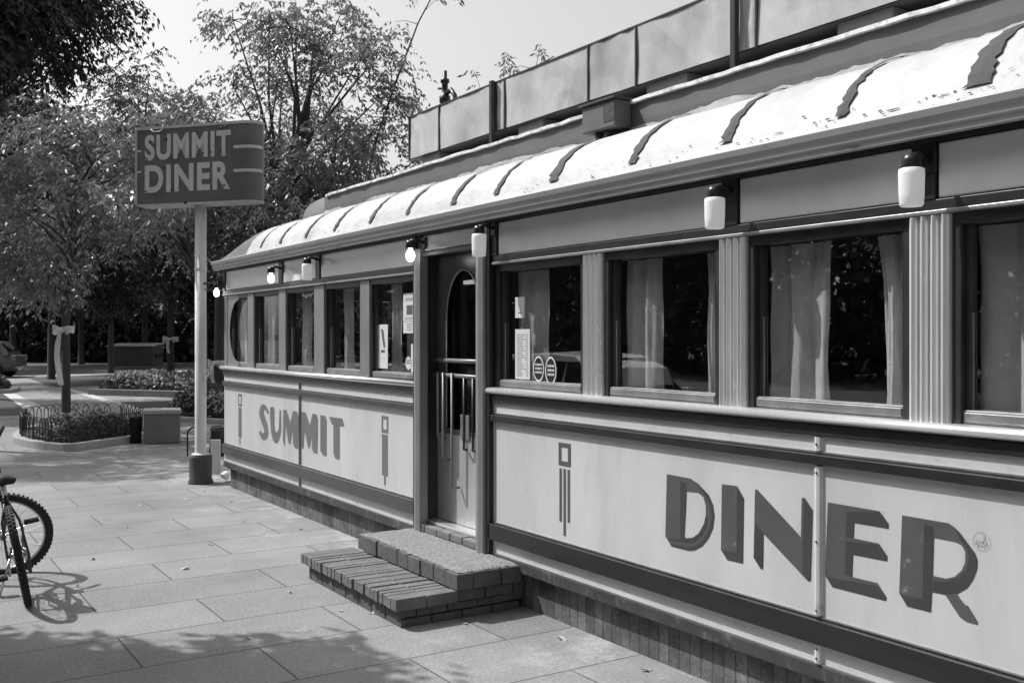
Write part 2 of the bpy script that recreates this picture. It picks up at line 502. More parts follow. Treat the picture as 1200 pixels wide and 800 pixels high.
# ------------------------------------------------------------------ the diner
X0 = 3.4
D = empty('diner', (3.4, 4.0, 0), label='long dining car with white ribbed roof, curtained windows and DINER lettering', cat='diner')
YN, YF = -3.2, 11.25            # near (behind the frame) and far end
XB = 6.3                        # back wall
def part(name, mb_, m, parent=None, **k):
    return mb_.build(name, M[m], parent or D, world=True, **k)

# foundation with soldier bricks, slightly behind the skirt
mb = MB(); mb.box(3.45, XB - 0.05, YN + .05, YF - .05, -0.02, 0.30); part('foundation', mb, 'foundation')
# skirt
mb = MB(); mb.box(3.385, 3.44, YN, YF, 0.225, 0.292); part('skirt', mb, 'skirt', bevel=0.006)
# body behind everything: lower wall with the door gap, end and back walls
mb = MB()
for (a, b) in ((YN, 5.56), (6.52, YF)):
    mb.box(3.405, 3.50, a, b, 0.29, 1.33)
mb.box(3.405, 3.50, YN, YF, 2.34, 2.46)
mb.box(XB - .1, XB, YN, YF, 0.24, 2.46)
mb.box(3.50, XB - .1, YN, YN + .1, 0.29, 2.46)
mb.box(3.50, XB - .1, YF - .1, YF, 0.29, 1.33); mb.box(3.50, XB - .1, YF - .1, YF, 2.1, 2.46)
mb.box(3.405, 3.6, YF - .1, YF, 1.33, 2.1); mb.box(4.5, 4.75, YF - .1, YF, 1.33, 2.1); mb.box(5.7, XB - .1, YF - .1, YF, 1.33, 2.1)
part('wall', mb, 'enamel')
# interior shell
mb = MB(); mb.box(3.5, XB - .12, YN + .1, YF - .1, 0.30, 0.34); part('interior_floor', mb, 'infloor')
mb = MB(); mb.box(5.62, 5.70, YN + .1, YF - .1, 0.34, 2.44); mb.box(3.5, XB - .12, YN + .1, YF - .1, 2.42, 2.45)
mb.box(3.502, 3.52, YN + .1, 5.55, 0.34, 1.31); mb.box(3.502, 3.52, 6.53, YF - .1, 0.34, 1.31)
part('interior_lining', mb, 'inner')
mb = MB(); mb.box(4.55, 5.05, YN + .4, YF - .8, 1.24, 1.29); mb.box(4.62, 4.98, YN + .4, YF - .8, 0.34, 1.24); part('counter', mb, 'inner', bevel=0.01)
mb = MB()
for z in (1.55, 1.95):
    mb.box(5.4, 5.62, YN + .4, YF - .8, z, z + .025)
part('back_shelf', mb, 'inner')
for i in range(15):
    y = YN + .9 + i * .9
    mb = MB(); mb.lathe([(.15, 1.03), (.17, 1.06), (.17, 1.09), (.14, 1.12), (.001, 1.13)], (4.25, y, 0), 18)
    so = part('stool_seat', mb, 'stool')
    mb = MB(); mb.lathe([(.12, .34), (.11, .36), (.03, .38), (.03, 1.03)], (4.25, y, 0), 12); part('stool_stem', mb, 'silver', so)
mb = MB()
mb.box(4.3, 4.34, 7.103, 7.472, 2.119, 2.151)
part('ceiling_light', mb, 'tube')

# belly panels
SEAMS = [2.89, 8.9]
def belly(a, b):
    mb = MB(); mb.box(3.394, 3.41, a, b, 0.484, 1.135); part('belly_panel', mb, 'enamel', bevel=0.004)
    mb = MB(); mb.box(3.394, 3.41, a, b, 1.178, 1.254); part('upper_strip', mb, 'strip')
    mb = MB(); mb.box(3.394, 3.41, a, b, 0.296, 0.381); part('lower_strip', mb, 'strip')
for a, b in ((YN, 2.882), (2.898, 5.53), (6.55, 8.895), (8.91, YF)): belly(a, b)
def bands(a, b, m):
    mb = MB()
    mb.box(3.376, 3.412, a, b, 1.254, 1.305)
    mb.box(3.366, 3.412, a, b, 1.135, 1.178)
    mb.box(3.362, 3.412, a, b, 0.381, 0.484)
    return part('dark_band', mb, m, bevel=0.005)
bands(YN, 5.535, 'band'); bands(6.545, YF, 'band_sheen')
# thin metal beads along the band edges
mb = MB()
for a, b in ((YN, 5.535), (6.545, YF)):
    for z in (1.183, 0.489, 0.292, 1.2565):
        mb.box(3.386, 3.3945, a, b, z, z + 0.007)
part('trim_bead', mb, 'alum')
# bright belt rail
prof = [(3.41, 1.306)] + [(3.375 - 0.026 * math.sin(t) , 1.329 - 0.021 * math.cos(t)) for t in [math.pi * k / 12 for k in range(13)]] + [(3.41, 1.352)]
for a, b in ((YN, 5.54), (6.54, YF + .04)):
    mb = MB(); mb.extrude(prof, a, b, 'Y', smooth=True); part('belt_rail', mb, 'chrome')
# seam battens with screws
for y, w in ((2.89, .022), (8.903, .010)):
    mb = MB()
    for z0, z1 in ((0.500, 1.128), (1.192, 1.25), (0.300, 0.378)):
        mb.extrude([(3.396, y - w), (3.378, y - w * .6), (3.374, y), (3.378, y + w * .6), (3.396, y + w)], z0, z1, 'Z', closed=True)
    bt = part('seam_batten', mb, 'strip' if y < 5 else 'post', fix=True)
    if y < 5:
        mb = MB()
        for z in (.52, .81, 1.10, 1.22, .32, .36): mb.lathe([(.004, 3.371), (.005, 3.376), (.005, 3.380)], (0, y, z), 8, 'X')
        part('screw', mb, 'black', bt)

# lettering (traced on the wall, real size, a thin paint layer)
DINER_LETTERS = [[[(3.851,0.984),(3.679,0.982),(3.625,0.964),(3.554,0.920),(3.524,0.876),(3.514,0.823),(3.524,0.766),(3.554,0.713),(3.598,0.668),(3.651,0.639),(3.688,0.630),(3.818,0.629),(3.863,0.671),(3.856,0.855)],[(3.706,0.916),(3.625,0.921),(3.589,0.904),(3.574,0.869),(3.572,0.820),(3.585,0.775),(3.620,0.726),(3.660,0.698),(3.706,0.687),(3.722,0.691),(3.713,0.812)]],
 [[(3.465,0.981),(3.366,0.984),(3.323,0.933),(3.329,0.634),(3.431,0.632),(3.471,0.672)]],
 [[(3.255,0.982),(3.241,0.984),(2.989,0.812),(2.985,0.981),(2.968,0.983),(2.924,0.937),(2.935,0.633),(2.950,0.630),(3.203,0.791),(3.206,0.633),(3.221,0.630),(3.264,0.673)]],
 [[(2.845,0.981),(2.589,0.981),(2.547,0.938),(2.548,0.918),(2.711,0.917),(2.714,0.853),(2.592,0.852),(2.553,0.810),(2.554,0.789),(2.717,0.786),(2.721,0.694),(2.599,0.694),(2.557,0.648),(2.559,0.632),(2.822,0.632),(2.860,0.675)]],
 [[(2.486,0.980),(2.286,0.980),(2.262,0.969),(2.241,0.954),(2.180,0.889),(2.170,0.863),(2.172,0.832),(2.187,0.792),(2.210,0.756),(2.251,0.726),(2.241,0.712),(2.219,0.692),(2.207,0.691),(2.169,0.641),(2.171,0.631),(2.214,0.632),(2.241,0.643),(2.262,0.667),(2.300,0.712),(2.355,0.710),(2.360,0.633),(2.464,0.632),(2.499,0.676)],[(2.347,0.916),(2.258,0.916),(2.234,0.908),(2.219,0.886),(2.219,0.848),(2.234,0.814),(2.262,0.786),(2.297,0.772),(2.352,0.772)]]]
DINER_SHADE = [[(3.752,0.961),(3.713,0.959),(3.708,0.916),(3.713,0.812),(3.722,0.691),(3.706,0.687),(3.660,0.698),(3.620,0.726),(3.585,0.775),(3.572,0.820),(3.559,0.810),(3.563,0.772),(3.598,0.718),(3.643,0.682),(3.697,0.664),(3.841,0.657),(3.752,0.677)],
 [(3.625,0.964),(3.554,0.920),(3.524,0.876),(3.514,0.823),(3.524,0.766),(3.554,0.713),(3.598,0.668),(3.651,0.639),(3.688,0.630),(3.818,0.629),(3.827,0.642),(3.688,0.645),(3.651,0.656),(3.607,0.685),(3.563,0.736),(3.541,0.776),(3.535,0.825),(3.546,0.873),(3.581,0.917)],
 [(3.366,0.981),(3.326,0.931),(3.332,0.637),(3.429,0.634),(3.467,0.672),(3.371,0.677)],
 [(2.979,0.783),(2.971,0.978),(2.927,0.935),(2.937,0.635),(2.950,0.634),(2.979,0.655)],
 [(3.251,0.836),(3.205,0.788),(3.209,0.636),(3.221,0.634),(3.261,0.674)],
 [(2.748,0.955),(2.590,0.977),(2.550,0.937),(2.551,0.920),(2.713,0.917),(2.716,0.854),(2.754,0.852)],
 [(2.752,0.834),(2.592,0.848),(2.555,0.808),(2.557,0.791),(2.719,0.787),(2.723,0.696),(2.758,0.700)],
 [(2.856,0.672),(2.824,0.669),(2.599,0.683),(2.560,0.646),(2.562,0.634),(2.821,0.635)],
 [(2.389,0.958),(2.350,0.957),(2.350,0.914),(2.355,0.770),(2.358,0.712),(2.363,0.635),(2.462,0.635),(2.496,0.675),(2.486,0.672),(2.396,0.675)],
 [(2.260,0.965),(2.241,0.951),(2.183,0.887),(2.173,0.863),(2.175,0.832),(2.189,0.793),(2.212,0.758),(2.253,0.728),(2.300,0.715),(2.352,0.714),(2.350,0.754),(2.297,0.760),(2.248,0.786),(2.216,0.820),(2.204,0.863),(2.211,0.899),(2.240,0.928)]]
SUMMIT_LETTERS = [[[(10.061,0.913),(10.022,0.968),(9.944,0.997),(9.854,0.986),(9.778,0.939),(9.765,0.906),(9.828,0.911),(9.854,0.943),(9.905,0.940),(9.918,0.905),(9.879,0.865),(9.803,0.793),(9.778,0.719),(9.816,0.664),(9.905,0.633),(9.983,0.642),(10.048,0.680),(10.069,0.717),(10.009,0.718),(9.957,0.696),(9.905,0.717),(9.918,0.750),(9.996,0.814),(10.053,0.871)]],
 [[(9.735,0.978),(9.636,0.986),(9.604,0.967),(9.604,0.808),(9.580,0.743),(9.532,0.745),(9.484,0.783),(9.472,0.884),(9.460,0.975),(9.419,0.957),(9.412,0.764),(9.460,0.686),(9.520,0.639),(9.592,0.633),(9.653,0.661),(9.703,0.733),(9.735,0.866)]],
 [[(9.358,0.975),(9.272,0.980),(9.169,0.864),(9.102,0.979),(9.002,0.981),(8.954,0.946),(8.965,0.634),(9.046,0.635),(9.097,0.669),(9.106,0.796),(9.165,0.659),(9.215,0.666),(9.295,0.822),(9.311,0.635),(9.342,0.639),(9.372,0.685)]],
 [[(8.882,0.982),(8.776,0.985),(8.671,0.876),(8.609,0.984),(8.512,0.983),(8.472,0.940),(8.492,0.635),(8.579,0.634),(8.626,0.672),(8.620,0.795),(8.671,0.668),(8.717,0.671),(8.797,0.812),(8.829,0.646),(8.878,0.657)]],
 [[(8.424,0.983),(8.315,0.986),(8.276,0.950),(8.282,0.633),(8.359,0.633),(8.424,0.672)]],
 [[(8.224,0.983),(7.934,0.987),(7.892,0.922),(7.992,0.915),(7.992,0.633),(8.083,0.633),(8.128,0.674),(8.128,0.919),(8.167,0.922)]]]

def paint(name, loops, m, x=3.3925, parent=None):
    mb = MB(); mb.flat(loops, lambda a, b: (x, a, b)); return part(name, mb, m, parent, fix=False)
for i, L in enumerate(DINER_LETTERS): paint('painted_letter', L, 'letter')
for L in DINER_SHADE: paint('letter_edge', [L], 'shade', x=3.3918)
for L in SUMMIT_LETTERS: paint('painted_letter', L, 'summit')
def rect(y0, y1, z0, z1): return [(y0, z0), (y1, z0), (y1, z1), (y0, z1)]
def emblem(yc, m, solid):
    e = paint('painted_emblem', [rect(yc - .06, yc + .06, .93, 1.062), list(reversed(rect(yc - .032, yc + .032, .957, 1.036)))], m)
    if solid:
        paint('emblem_bar', [rect(yc - .052, yc + .052, .60, .918)], m, parent=e)
        paint('emblem_bar', [rect(yc - .016, yc + .016, .528, .598)], m, parent=e)
    else:
        for dy, z in ((-.040, .612), (0, .53), (.040, .606)):
            paint('emblem_bar', [rect(yc + dy - .012, yc + dy + .012, z, .914)], m, parent=e)
emblem(4.73, 'letter', False); emblem(7.111, 'summit', True); emblem(10.684, 'summit', True)
# faint round stamp on the panel right of the lettering
mb = MB()
def ringpts(yc, zc, r0, n=36): return [(yc + r0 * math.cos(2 * math.pi * k / n), zc + r0 * math.sin(2 * math.pi * k / n)) for k in range(n)]
yc, zc = 2.155, 0.935
mb.flat([ringpts(yc, zc, .034), list(reversed(ringpts(yc, zc, .0325)))], lambda a, b: (3.3925, a, b))
r4 = random.Random(3)
for k in range(16):
    t = k / 15.0
    a = yc + .022 - .044 * t; b_ = zc - .014 + .010 * math.sin(t * 22)
    mb.flat([[(a, b_), (a + .004, b_ + .001), (a + .003, b_ + .009), (a - .001, b_ + .008)]], lambda a, b: (3.3925, a, b))
mb.flat([[(yc - .006, zc + .004), (yc - .016, zc + .01), (yc - .014, zc + .024), (yc - .002, zc + .026), (yc - .008, zc + .014)]], lambda a, b: (3.3925, a, b))
part('round_stamp', mb, 'ink2', fix=False)

# windows
def curtain(yc, w, z0, z1, x, label, phase=0, taper=0.0):
    n = 40; rows = 8; v = []; f = []
    for j in range(rows + 1):
        t = j / rows
        z = z1 + (z0 - z1) * t
        ww = w * (1 - taper * math.sin(t * 2.2))
        for i in range(n + 1):
            s_ = i / n
            y = yc + (s_ - .5) * ww + .004 * math.sin(j * 1.3 + i)
            xx = x + (.012 + .014 * t) * math.sin(s_ * w * 40 + phase + .25 * math.sin(j * .9 + phase)) + .005 * math.sin(s_ * 31 + phase)
            v.append((xx, y, z))
    for j in range(rows):
        for i in range(n):
            a = j * (n + 1) + i
            f.append((a, a + 1, a + n + 2, a + n + 1))
    mb = MB(); mb.add([(p[0] - x, p[1] - yc, p[2] - z0) for p in v], f, True)
    o = mb.build('curtain', M['curtain'])
    o.location = (x, yc, z0)
    tag(o, label, 'curtain', 'curtains behind the diner windows')
    return o

def window(a, b, big, lo=1.352, hi=2.132):
    """opening from y=a to y=b (a<b)"""
    t = .035 if big else .022
    mb = MB()
    zb = lo + .05
    mb.box(3.40, 3.47, a, a + t, lo, hi); mb.box(3.40, 3.47, b - t, b, lo, hi)
    mb.box(3.40, 3.47, a + t, b - t, hi - .045, hi)
    mb.box(3.425, 3.47, a + t, a + t + .02, zb, hi - .045); mb.box(3.425, 3.47, b - t - .02, b - t, zb, hi - .045)
    w = part('window', mb, 'frame', bevel=0.003)
    mb = MB(); mb.box(3.412, 3.468, a + t, b - t, lo, zb); mb.box(3.405, 3.412, a + t + .01, b - t - .01, lo + .008, zb - .008)
    part('sash_rail', mb, 'alum', w, bevel=0.003)
    mb = MB(); mb.add([(3.45, a + t + .02, zb), (3.45, a + t + .02, hi - .045), (3.45, b - t - .02, hi - .045), (3.45, b - t - .02, zb)], [(0, 1, 2, 3)]); part('pane', mb, 'glass', w, fix=False)
    # thin inner weather strip that catches light
    mb = MB(); mb.box(3.436, 3.444, a + t + .02, a + t + .026, zb, zb + .45); part('weather_strip', mb, 'alum', w)
    mb = MB(); mb.box(3.436, 3.444, b - t - .026, b - t - .02, zb, zb + .36)
    part('weather_strip', mb, 'alum', w)
    return w
def pilaster(yc, w=.178):
    prof = [(3.41, yc - w / 2)]
    n = 4; fw = w / n
    for k in range(n):
        y0 = yc - w / 2 + k * fw
        prof.append((3.392, y0 + .001))
        for j in range(7):
            a = math.pi * j / 6
            prof.append((3.390 - .016 * math.sin(a), y0 + .007 + (fw - .014) * j / 6))
        prof.append((3.392, y0 + fw - .001))
    prof.append((3.41, yc + w / 2))
    mb = MB(); mb.extrude(prof, 1.35, 2.128, 'Z', smooth=False); part('fluted_pilaster', mb, 'steel')
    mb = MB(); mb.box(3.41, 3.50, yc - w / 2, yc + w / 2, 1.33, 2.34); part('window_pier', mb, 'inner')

big_p = [4.46, 3.393, 2.365, 1.305, .245, -.815, -1.875]
edges = [5.50] + big_p
CR = {0: 'second', 1: 'third', 2: 'fourth'}
for y in big_p: pilaster(y)
wins = []
for i in range(len(edges) - 1):
    hi_ = edges[i] - (.0 if i == 0 else .089); lo_ = edges[i + 1] + .089
    wins.append((lo_, hi_)); window(lo_, hi_, True)
window(YN + .1, -1.875 - .089, True)
where = ['first window right of the door, behind the oval stickers', 'second window right of the door',
         'third window right of the door', 'fourth window right of the door at the photo edge']
for i, (a, b) in enumerate(wins[:5]):
    z0, z1 = 1.372, 2.085
    tail = where[i] if i < 4 else 'fifth window right of the door'
    wl = [.36, .29, .34, .50, .3][i]; wr = [.15, .17, .21, .2, .17][i]
    curtain(b - (.07 if i == 0 else .035) - wl / 2, wl, z0, z1, 3.52, 'wide left curtain in the ' + tail, i * 1.7, .06 if i == 2 else .03)
    curtain(a + .035 + wr / 2, wr, z0, z1, 3.52, 'narrow right curtain in the ' + tail, i * 2.3 + 1, .35 if i == 2 else .12)
posts = [(7.395, 7.575), (8.34, 8.57), (9.295, 9.484), (10.235, 10.43)]
small = [(6.60, 7.395), (7.575, 8.34), (8.57, 9.295), (9.484, 10.235), (10.43, 11.13)]
for a, b in posts + [(11.13, YF)]:
    mb = MB(); mb.box(3.392, 3.46, a, b, 1.35, 2.128); part('window_post', mb, 'post', bevel=0.006)
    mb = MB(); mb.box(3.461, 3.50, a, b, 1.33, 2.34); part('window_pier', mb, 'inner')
ordn = ['nearest window left of the door, behind the taped papers', 'second window left of the door', 'third window left of the door',
        'fourth window left of the door', 'rounded end window at the far left of the diner']
for i, (a, b) in enumerate(small):
    window(a, b, False)
    curtain(b - .22, .2, 1.372, 2.085, 3.52, 'left curtain in the ' + ordn[i], i * 1.1, .1)
    if i in (1, 3, 4): curtain(a + .12, .14, 1.372, 2.085, 3.52, 'right curtain in the ' + ordn[i], i * 1.9, .1)
# rounded corner fillet of the far window
def oval(yc, zc, ry, rz, n=28, p=2.6):
    L = []
    for k in range(n):
        t = 2 * math.pi * k / n
        c_, s_ = math.cos(t), math.sin(t)
        L.append((yc + ry * math.copysign(abs(c_) ** (2 / p), c_), zc + rz * math.copysign(abs(s_) ** (2 / p), s_)))
    return L
mb = MB(); outer = rect(10.74, 11.14, 1.353, 2.12)
mb.flat([outer, [(10.741, 1.40)] + [(10.76 + .30 * math.sin(t), 1.74 - .33 * math.cos(t)) for t in [math.pi * k / 14 for k in range(15)]] + [(10.741, 2.08)]], lambda a, b: (3.398, a, b))
part('window_corner', mb, 'post', fix=False)

# head trim and fascia
mb = MB(); mb.box(3.372, 3.412, YN, 5.50, 2.130, 2.146); mb.box(3.372, 3.412, 6.575, YF, 2.130, 2.146); part('head_trim', mb, 'alum', bevel=0.003)
mb = MB(); mb.box(3.380, 3.412, YN, 5.50, 2.146, 2.186); mb.box(3.380, 3.412, 6.575, YF, 2.146, 2.186)
mb.box(3.378, 3.412, YN, YF, 2.400, 2.43); part('fascia_band', mb, 'band', bevel=0.003)
fposts = [2.383, 3.403, 5.50, 6.53, 8.455, 9.40, .245, -1.3]
for a, b in [(y - .05, y + .05) for y in fposts] + [(11.17, YF)]:
    mb = MB(); mb.box(3.376, 3.412, a, b, 2.186, 2.400); part('fascia_post', mb, 'black', bevel=0.004)
fp = sorted(fposts)
spans = [(YN, fp[0] - .05)] + [(fp[i] + .05, fp[i + 1] - .05) for i in range(len(fp) - 1)] + [(fp[-1] + .05, 11.17)]
for a, b in spans:
    door_ = 5.4 < a < 6
    mb = MB(); mb.box(3.388, 3.412, a + .006, b - .006, (2.285 if door_ else 2.19), 2.397); part('fascia_panel', mb, 'fascia', bevel=0.008, segs=3)

# gutter with stepped moulding
gp = [(3.40, 2.425), (3.30, 2.405), (3.275, 2.405), (3.272, 2.428), (3.262, 2.434), (3.258, 2.452), (3.246, 2.470), (3.238, 2.496), (3.244, 2.502), (3.30, 2.510), (3.40, 2.525)]
mb = MB(); mb.extrude(gp, YN, 11.25, 'Y'); part('gutter', mb, 'gutter', bevel=0.002)

# domed roof
def roofprof(n=14):
    P = [(3.262, 2.505), (3.285, 2.545), (3.305, 2.59), (3.34, 2.645), (3.39, 2.70), (3.46, 2.755), (3.55, 2.80), (3.65, 2.835), (3.73, 2.852)]
    return P
RP = roofprof()
XM = (3.4 + XB) / 2
def rp_at(p, t):       # shrink towards the far end: t 0..1
    s_ = math.sqrt(max(0.0, 1 - t * t))
    x = XM - (XM - p[0]) * (1 if t < 1e-6 else (.28 + .72 * s_ ** .7)) if False else p[0] + (p[1] - 2.5) * (1 - s_) * .9
    return (x, 2.5 + (p[1] - 2.5) * (.02 + .98 * s_))
mb = MB()
prof = RP + [(2 * XM - x, z) for x, z in reversed(RP)] 
ys = [YN] + list(np.arange(YN + .35, 10.0, .35)) + [10.1]
rv = random.Random(9)
v = []; f = []
for j, y in enumerate(ys):
    for i, (x, z) in enumerate(prof):
        v.append((x + rv.uniform(-.003, .003), y, z + rv.uniform(-.003, .003)))
n = len(prof)
for j in range(len(ys) - 1):
    for i in range(n - 1):
        a = j * n + i; f.append((a, a + 1, a + n + 1, a + n))
mb.add(v, f, True); mb.add([v[i] for i in range(n)], [tuple(range(n))])
part('roof', mb, 'roof')
mb = MB(); v = []; f = []
ts = [0, .15, .3, .45, .6, .72, .82, .9, .96, 1.0]
for j, t in enumerate(ts):
    for i, p in enumerate(prof):
        q = p if p[0] < XM else (2 * XM - p[0], p[1])
        x, z = rp_at(q, t)
        if p[0] > XM: x = 2 * XM - x
        v.append((x, 10.1 + 1.13 * t, z))
for j in range(len(ts) - 1):
    for i in range(n - 1):
        a = j * n + i; f.append((a, a + 1, a + n + 1, a + n))
mb.add(v, f, True); part('roof_end', mb, 'cap')
# tar strips over the roof seams: ragged ribbons following the dome
def tarstrip(y, w, i0=1, i1=7, skew=0.0, m='tar', seed=0):
    rs = random.Random(seed)
    v = []; f = []
    P = []
    for i in range(i0, i1):
        for s_ in (0, .34, .67): P.append((RP[i][0] + (RP[i + 1][0] - RP[i][0]) * s_, RP[i][1] + (RP[i + 1][1] - RP[i][1]) * s_))
    for k, (x, z) in enumerate(P):
        ww = w * 1.15 * (1 - .5 * k / len(P)) * rs.uniform(.7, 1.25)
        c_ = y + skew * k / len(P) + rs.uniform(-.008, .008)
        nx, nz = -.006, .005
        v += [(x + nx, c_ - ww / 2, z + nz), (x + nx - .003, c_, z + nz + .002), (x + nx, c_ + ww / 2, z + nz)]
    for k in range(len(P) - 1):
        f += [(3 * k, 3 * k + 1, 3 * k + 4, 3 * k + 3), (3 * k + 1, 3 * k + 2, 3 * k + 5, 3 * k + 4)]
    mb = MB(); mb.add(v, f); return part('roof_seam', mb, m, fix=False)
for i, (y, w) in enumerate([(2.10, .085), (2.687, .05), (3.328, .06), (3.99, .06), (4.694, .085), (5.30, .045), (5.846, .065), (6.52, .05), (7.147, .06), (7.85, .055), (8.5, .05), (9.15, .05), (9.7, .04), (1.45, .06), (.8, .06), (.1, .06), (-.6, .06), (-1.3, .06), (-2, .06)]):
    tarstrip(y, w, 1, 8, seed=i)
# small flaked patches along the eave
mb = MB(); rs = random.Random(21)
for k in range(96):
    y = (rs.choice((1.6, 1.9, 2.2, 2.45, 2.75, 3.15, 3.7, 4.1, 4.9)) + rs.gauss(0, .09)) if k < 74 else rs.uniform(6.5, 10)
    i = rs.choice((0, 0, 0, 1)); s_ = rs.random() ** (1 if i == 0 else 2)
    x = RP[i][0] + (RP[i + 1][0] - RP[i][0]) * s_; z = RP[i][1] + (RP[i + 1][1] - RP[i][1]) * s_
    w = rs.uniform(.003, .016) * (1 if k % 6 else 2.2); hh = rs.uniform(.0012, .005)
    pts = []
    for q in range(8):
        a = 2 * math.pi * q / 8; r_ = rs.uniform(.4, 1.2)
        pts.append((x - .005 + .4 * hh * r_ * math.sin(a), y + w * r_ * math.cos(a), z + .003 + hh * r_ * math.sin(a)))
    mb = MB(); mb.add(pts, [tuple(range(8))]); part('roof_flake', mb, 'tar', fix=False)

# clerestory wall, ledge and upper roof with rounded far end
CX = 3.71
mb = MB()
mb.extrude([(CX, 2.82), (CX - .004, 2.90), (CX, 3.005), (2 * XM - CX, 3.005), (2 * XM - CX, 2.82)], YN, 9.1, 'Y')
v = []; f = []
for j, t in enumerate([0, .25, .5, .7, .85, .95, 1.0]):
    s_ = math.sqrt(max(0, 1 - t * t)); z = 2.82 + .185 * (.05 + .95 * s_)
    for (x, zz) in ((CX + .12 * (1 - s_), 2.80), (CX + .14 * (1 - s_), z), (2 * XM - CX - .14 * (1 - s_), z), (2 * XM - CX, 2.80)):
        v.append((x, 9.1 + .85 * t, zz))
for j in range(6):
    for i in range(3):
        a = j * 4 + i; f.append((a, a + 1, a + 5, a + 4))
mb.add(v, f, True)
part('clerestory', mb, 'cler', fix=False)
# ragged white sealant creeping up the clerestory foot
mb = MB(); v = []; f = []; rq = random.Random(77); yy = list(np.arange(YN, 9.1, .035)); hz = .0
for j, y in enumerate(yy):
    hz = .82 * hz + rq.uniform(-.008, .008)
    step = .012 * (1 + math.sin(y * 2.1) * math.sin(y * 5.3 + 1))
    v += [(CX - .010, y, 2.80), (CX - .007, y, 2.856 + hz + step)]
for j in range(len(yy) - 1): f.append((2 * j, 2 * j + 2, 2 * j + 3, 2 * j + 1))
mb.add(v, f); part('sealant', mb, 'roof', fix=False)
mb = MB(); v = []; f = []
ys = list(np.arange(YN, 9.15, .12))
for j, y in enumerate(ys):
    a_ = rs.uniform(-.006, .006); b_ = rs.uniform(-.004, .004)
    v += [(CX - .022 + a_, y, 3.006 + b_), (CX - .02 + a_, y, 3.026 + b_), (CX + .5, y, 3.05), (CX + .5, y, 3.006)]
for j in range(len(ys) - 1):
    for i in range(4):
        a = j * 4 + i; b2 = j * 4 + (i + 1) % 4
        f.append((a, b2, b2 + 4, a + 4))
mb.add(v, f); part('ledge', mb, 'ledge', fix=False)
mb = MB(); v = []; f = []
W = 2 * XM - 2 * CX - .9
for j, y in enumerate([YN, 0, 3, 6, 9.1]):
    for i in range(7):
        s_ = i / 6; v.append((CX + .45 + W * s_, y, 3.045 + .06 * math.sin(math.pi * s_)))
for j in range(4):
    for i in range(6):
        a = j * 7 + i; f.append((a, a + 1, a + 8, a + 7))
mb.add(v, f, True); part('upper_roof', mb, 'tar', fix=False)

# the long duct standing on blocks on the roof
DX = 3.78; DZ0, DZ1 = 3.128, 3.475
duct = empty('rooftop_duct', (DX, 3, DZ0), label='long box of pale sheet panels raised on blocks along the diner roof', cat='duct')
def dpart(name, mb_, m, parent=None, **k): return mb_.build(name, M[m], parent or duct, world=True, **k)
js = [7.453, 6.941, 6.096, 5.982, 5.013, 4.553, 3.761, 3.614, 2.75, 1.9, 1.05, .2, -.7, -1.6, -2.6]
for i in range(len(js) - 1):
    a, b = js[i + 1] + .006, js[i] - .006
    mb = MB(); nseg = 6
    v = []; f = []
    rs2 = random.Random(i + 40)
    for j in range(4):
        for k in range(nseg + 1):
            v.append((DX + rs2.uniform(-.004, .004), a + (b - a) * k / nseg, DZ0 + .004 + (DZ1 - DZ0 - .008) * j / 3))
    for j in range(3):
        for k in range(nseg):
            q = j * (nseg + 1) + k; f.append((q, q + 1, q + nseg + 2, q + nseg + 1))
    mb.add(v, f, False); dpart('duct_panel', mb, 'duct', fix=False)
mb = MB(); mb.box(DX + .008, DX + .62, js[-1], js[0], DZ0, DZ1 - .004); dpart('duct_casing', mb, 'under')
mb = MB()
for y in js: mb.box(DX - .010, DX + .012, y - .0065, y + .0065, DZ0 - .004, DZ1 + .003)
mb.box(DX - .006, DX + .02, js[-1], js[0], DZ1 - .004, DZ1 + .006)
dpart('duct_frame', mb, 'frame')
for y in (6.11, 3.74, 1.4, -.9):
    mb = MB(); mb.box(DX - .045, DX - .014, y - .018, y + .018, 3.03, DZ1 + .01); dpart('duct_post', mb, 'frame', bevel=.003)
for a, b in ((7.0, 7.3), (5.56, 5.86), (4.16, 4.5), (2.84, 3.14), (1.5, 1.8), (.2, .5), (-1.1, -.8), (-2.4, -2.1)):
    mb = MB(); mb.box(DX + .03, DX + .55, a, b, 3.052, DZ0 - .002); dpart('support_block', mb, 'block', bevel=.004)

# junction box on the roof edge
jb = empty('junction_box', (3.60, 4.66, 2.81), label='small weathered metal box standing on two stubs at the roof edge', cat='box')
def jpart(name, mb_, m, **k): return mb_.build(name, M[m], jb, world=True, **k)
mb = MB(); mb.box(3.575, 3.70, 4.50, 4.81, 2.865, 3.02); jpart('box_body', mb, 'cler', bevel=.008)
mb = MB(); mb.box(3.56, 3.70, 4.49, 4.83, 3.021, 3.035); jpart('box_lid', mb, 'tar', bevel=.003)
for y in (4.62, 4.70):
    mb = MB(); mb.lathe([(.022, 2.80), (.022, 2.864)], (3.62, y, 0), 10); jpart('box_stub', mb, 'tar')
mb = MB(); mb.slab([(3.5735, 4.5), (3.5735, 4.60), (3.572, 4.6), (3.572, 4.5)], 2.90, 3.00); jpart('tar_smear', mb, 'tar')

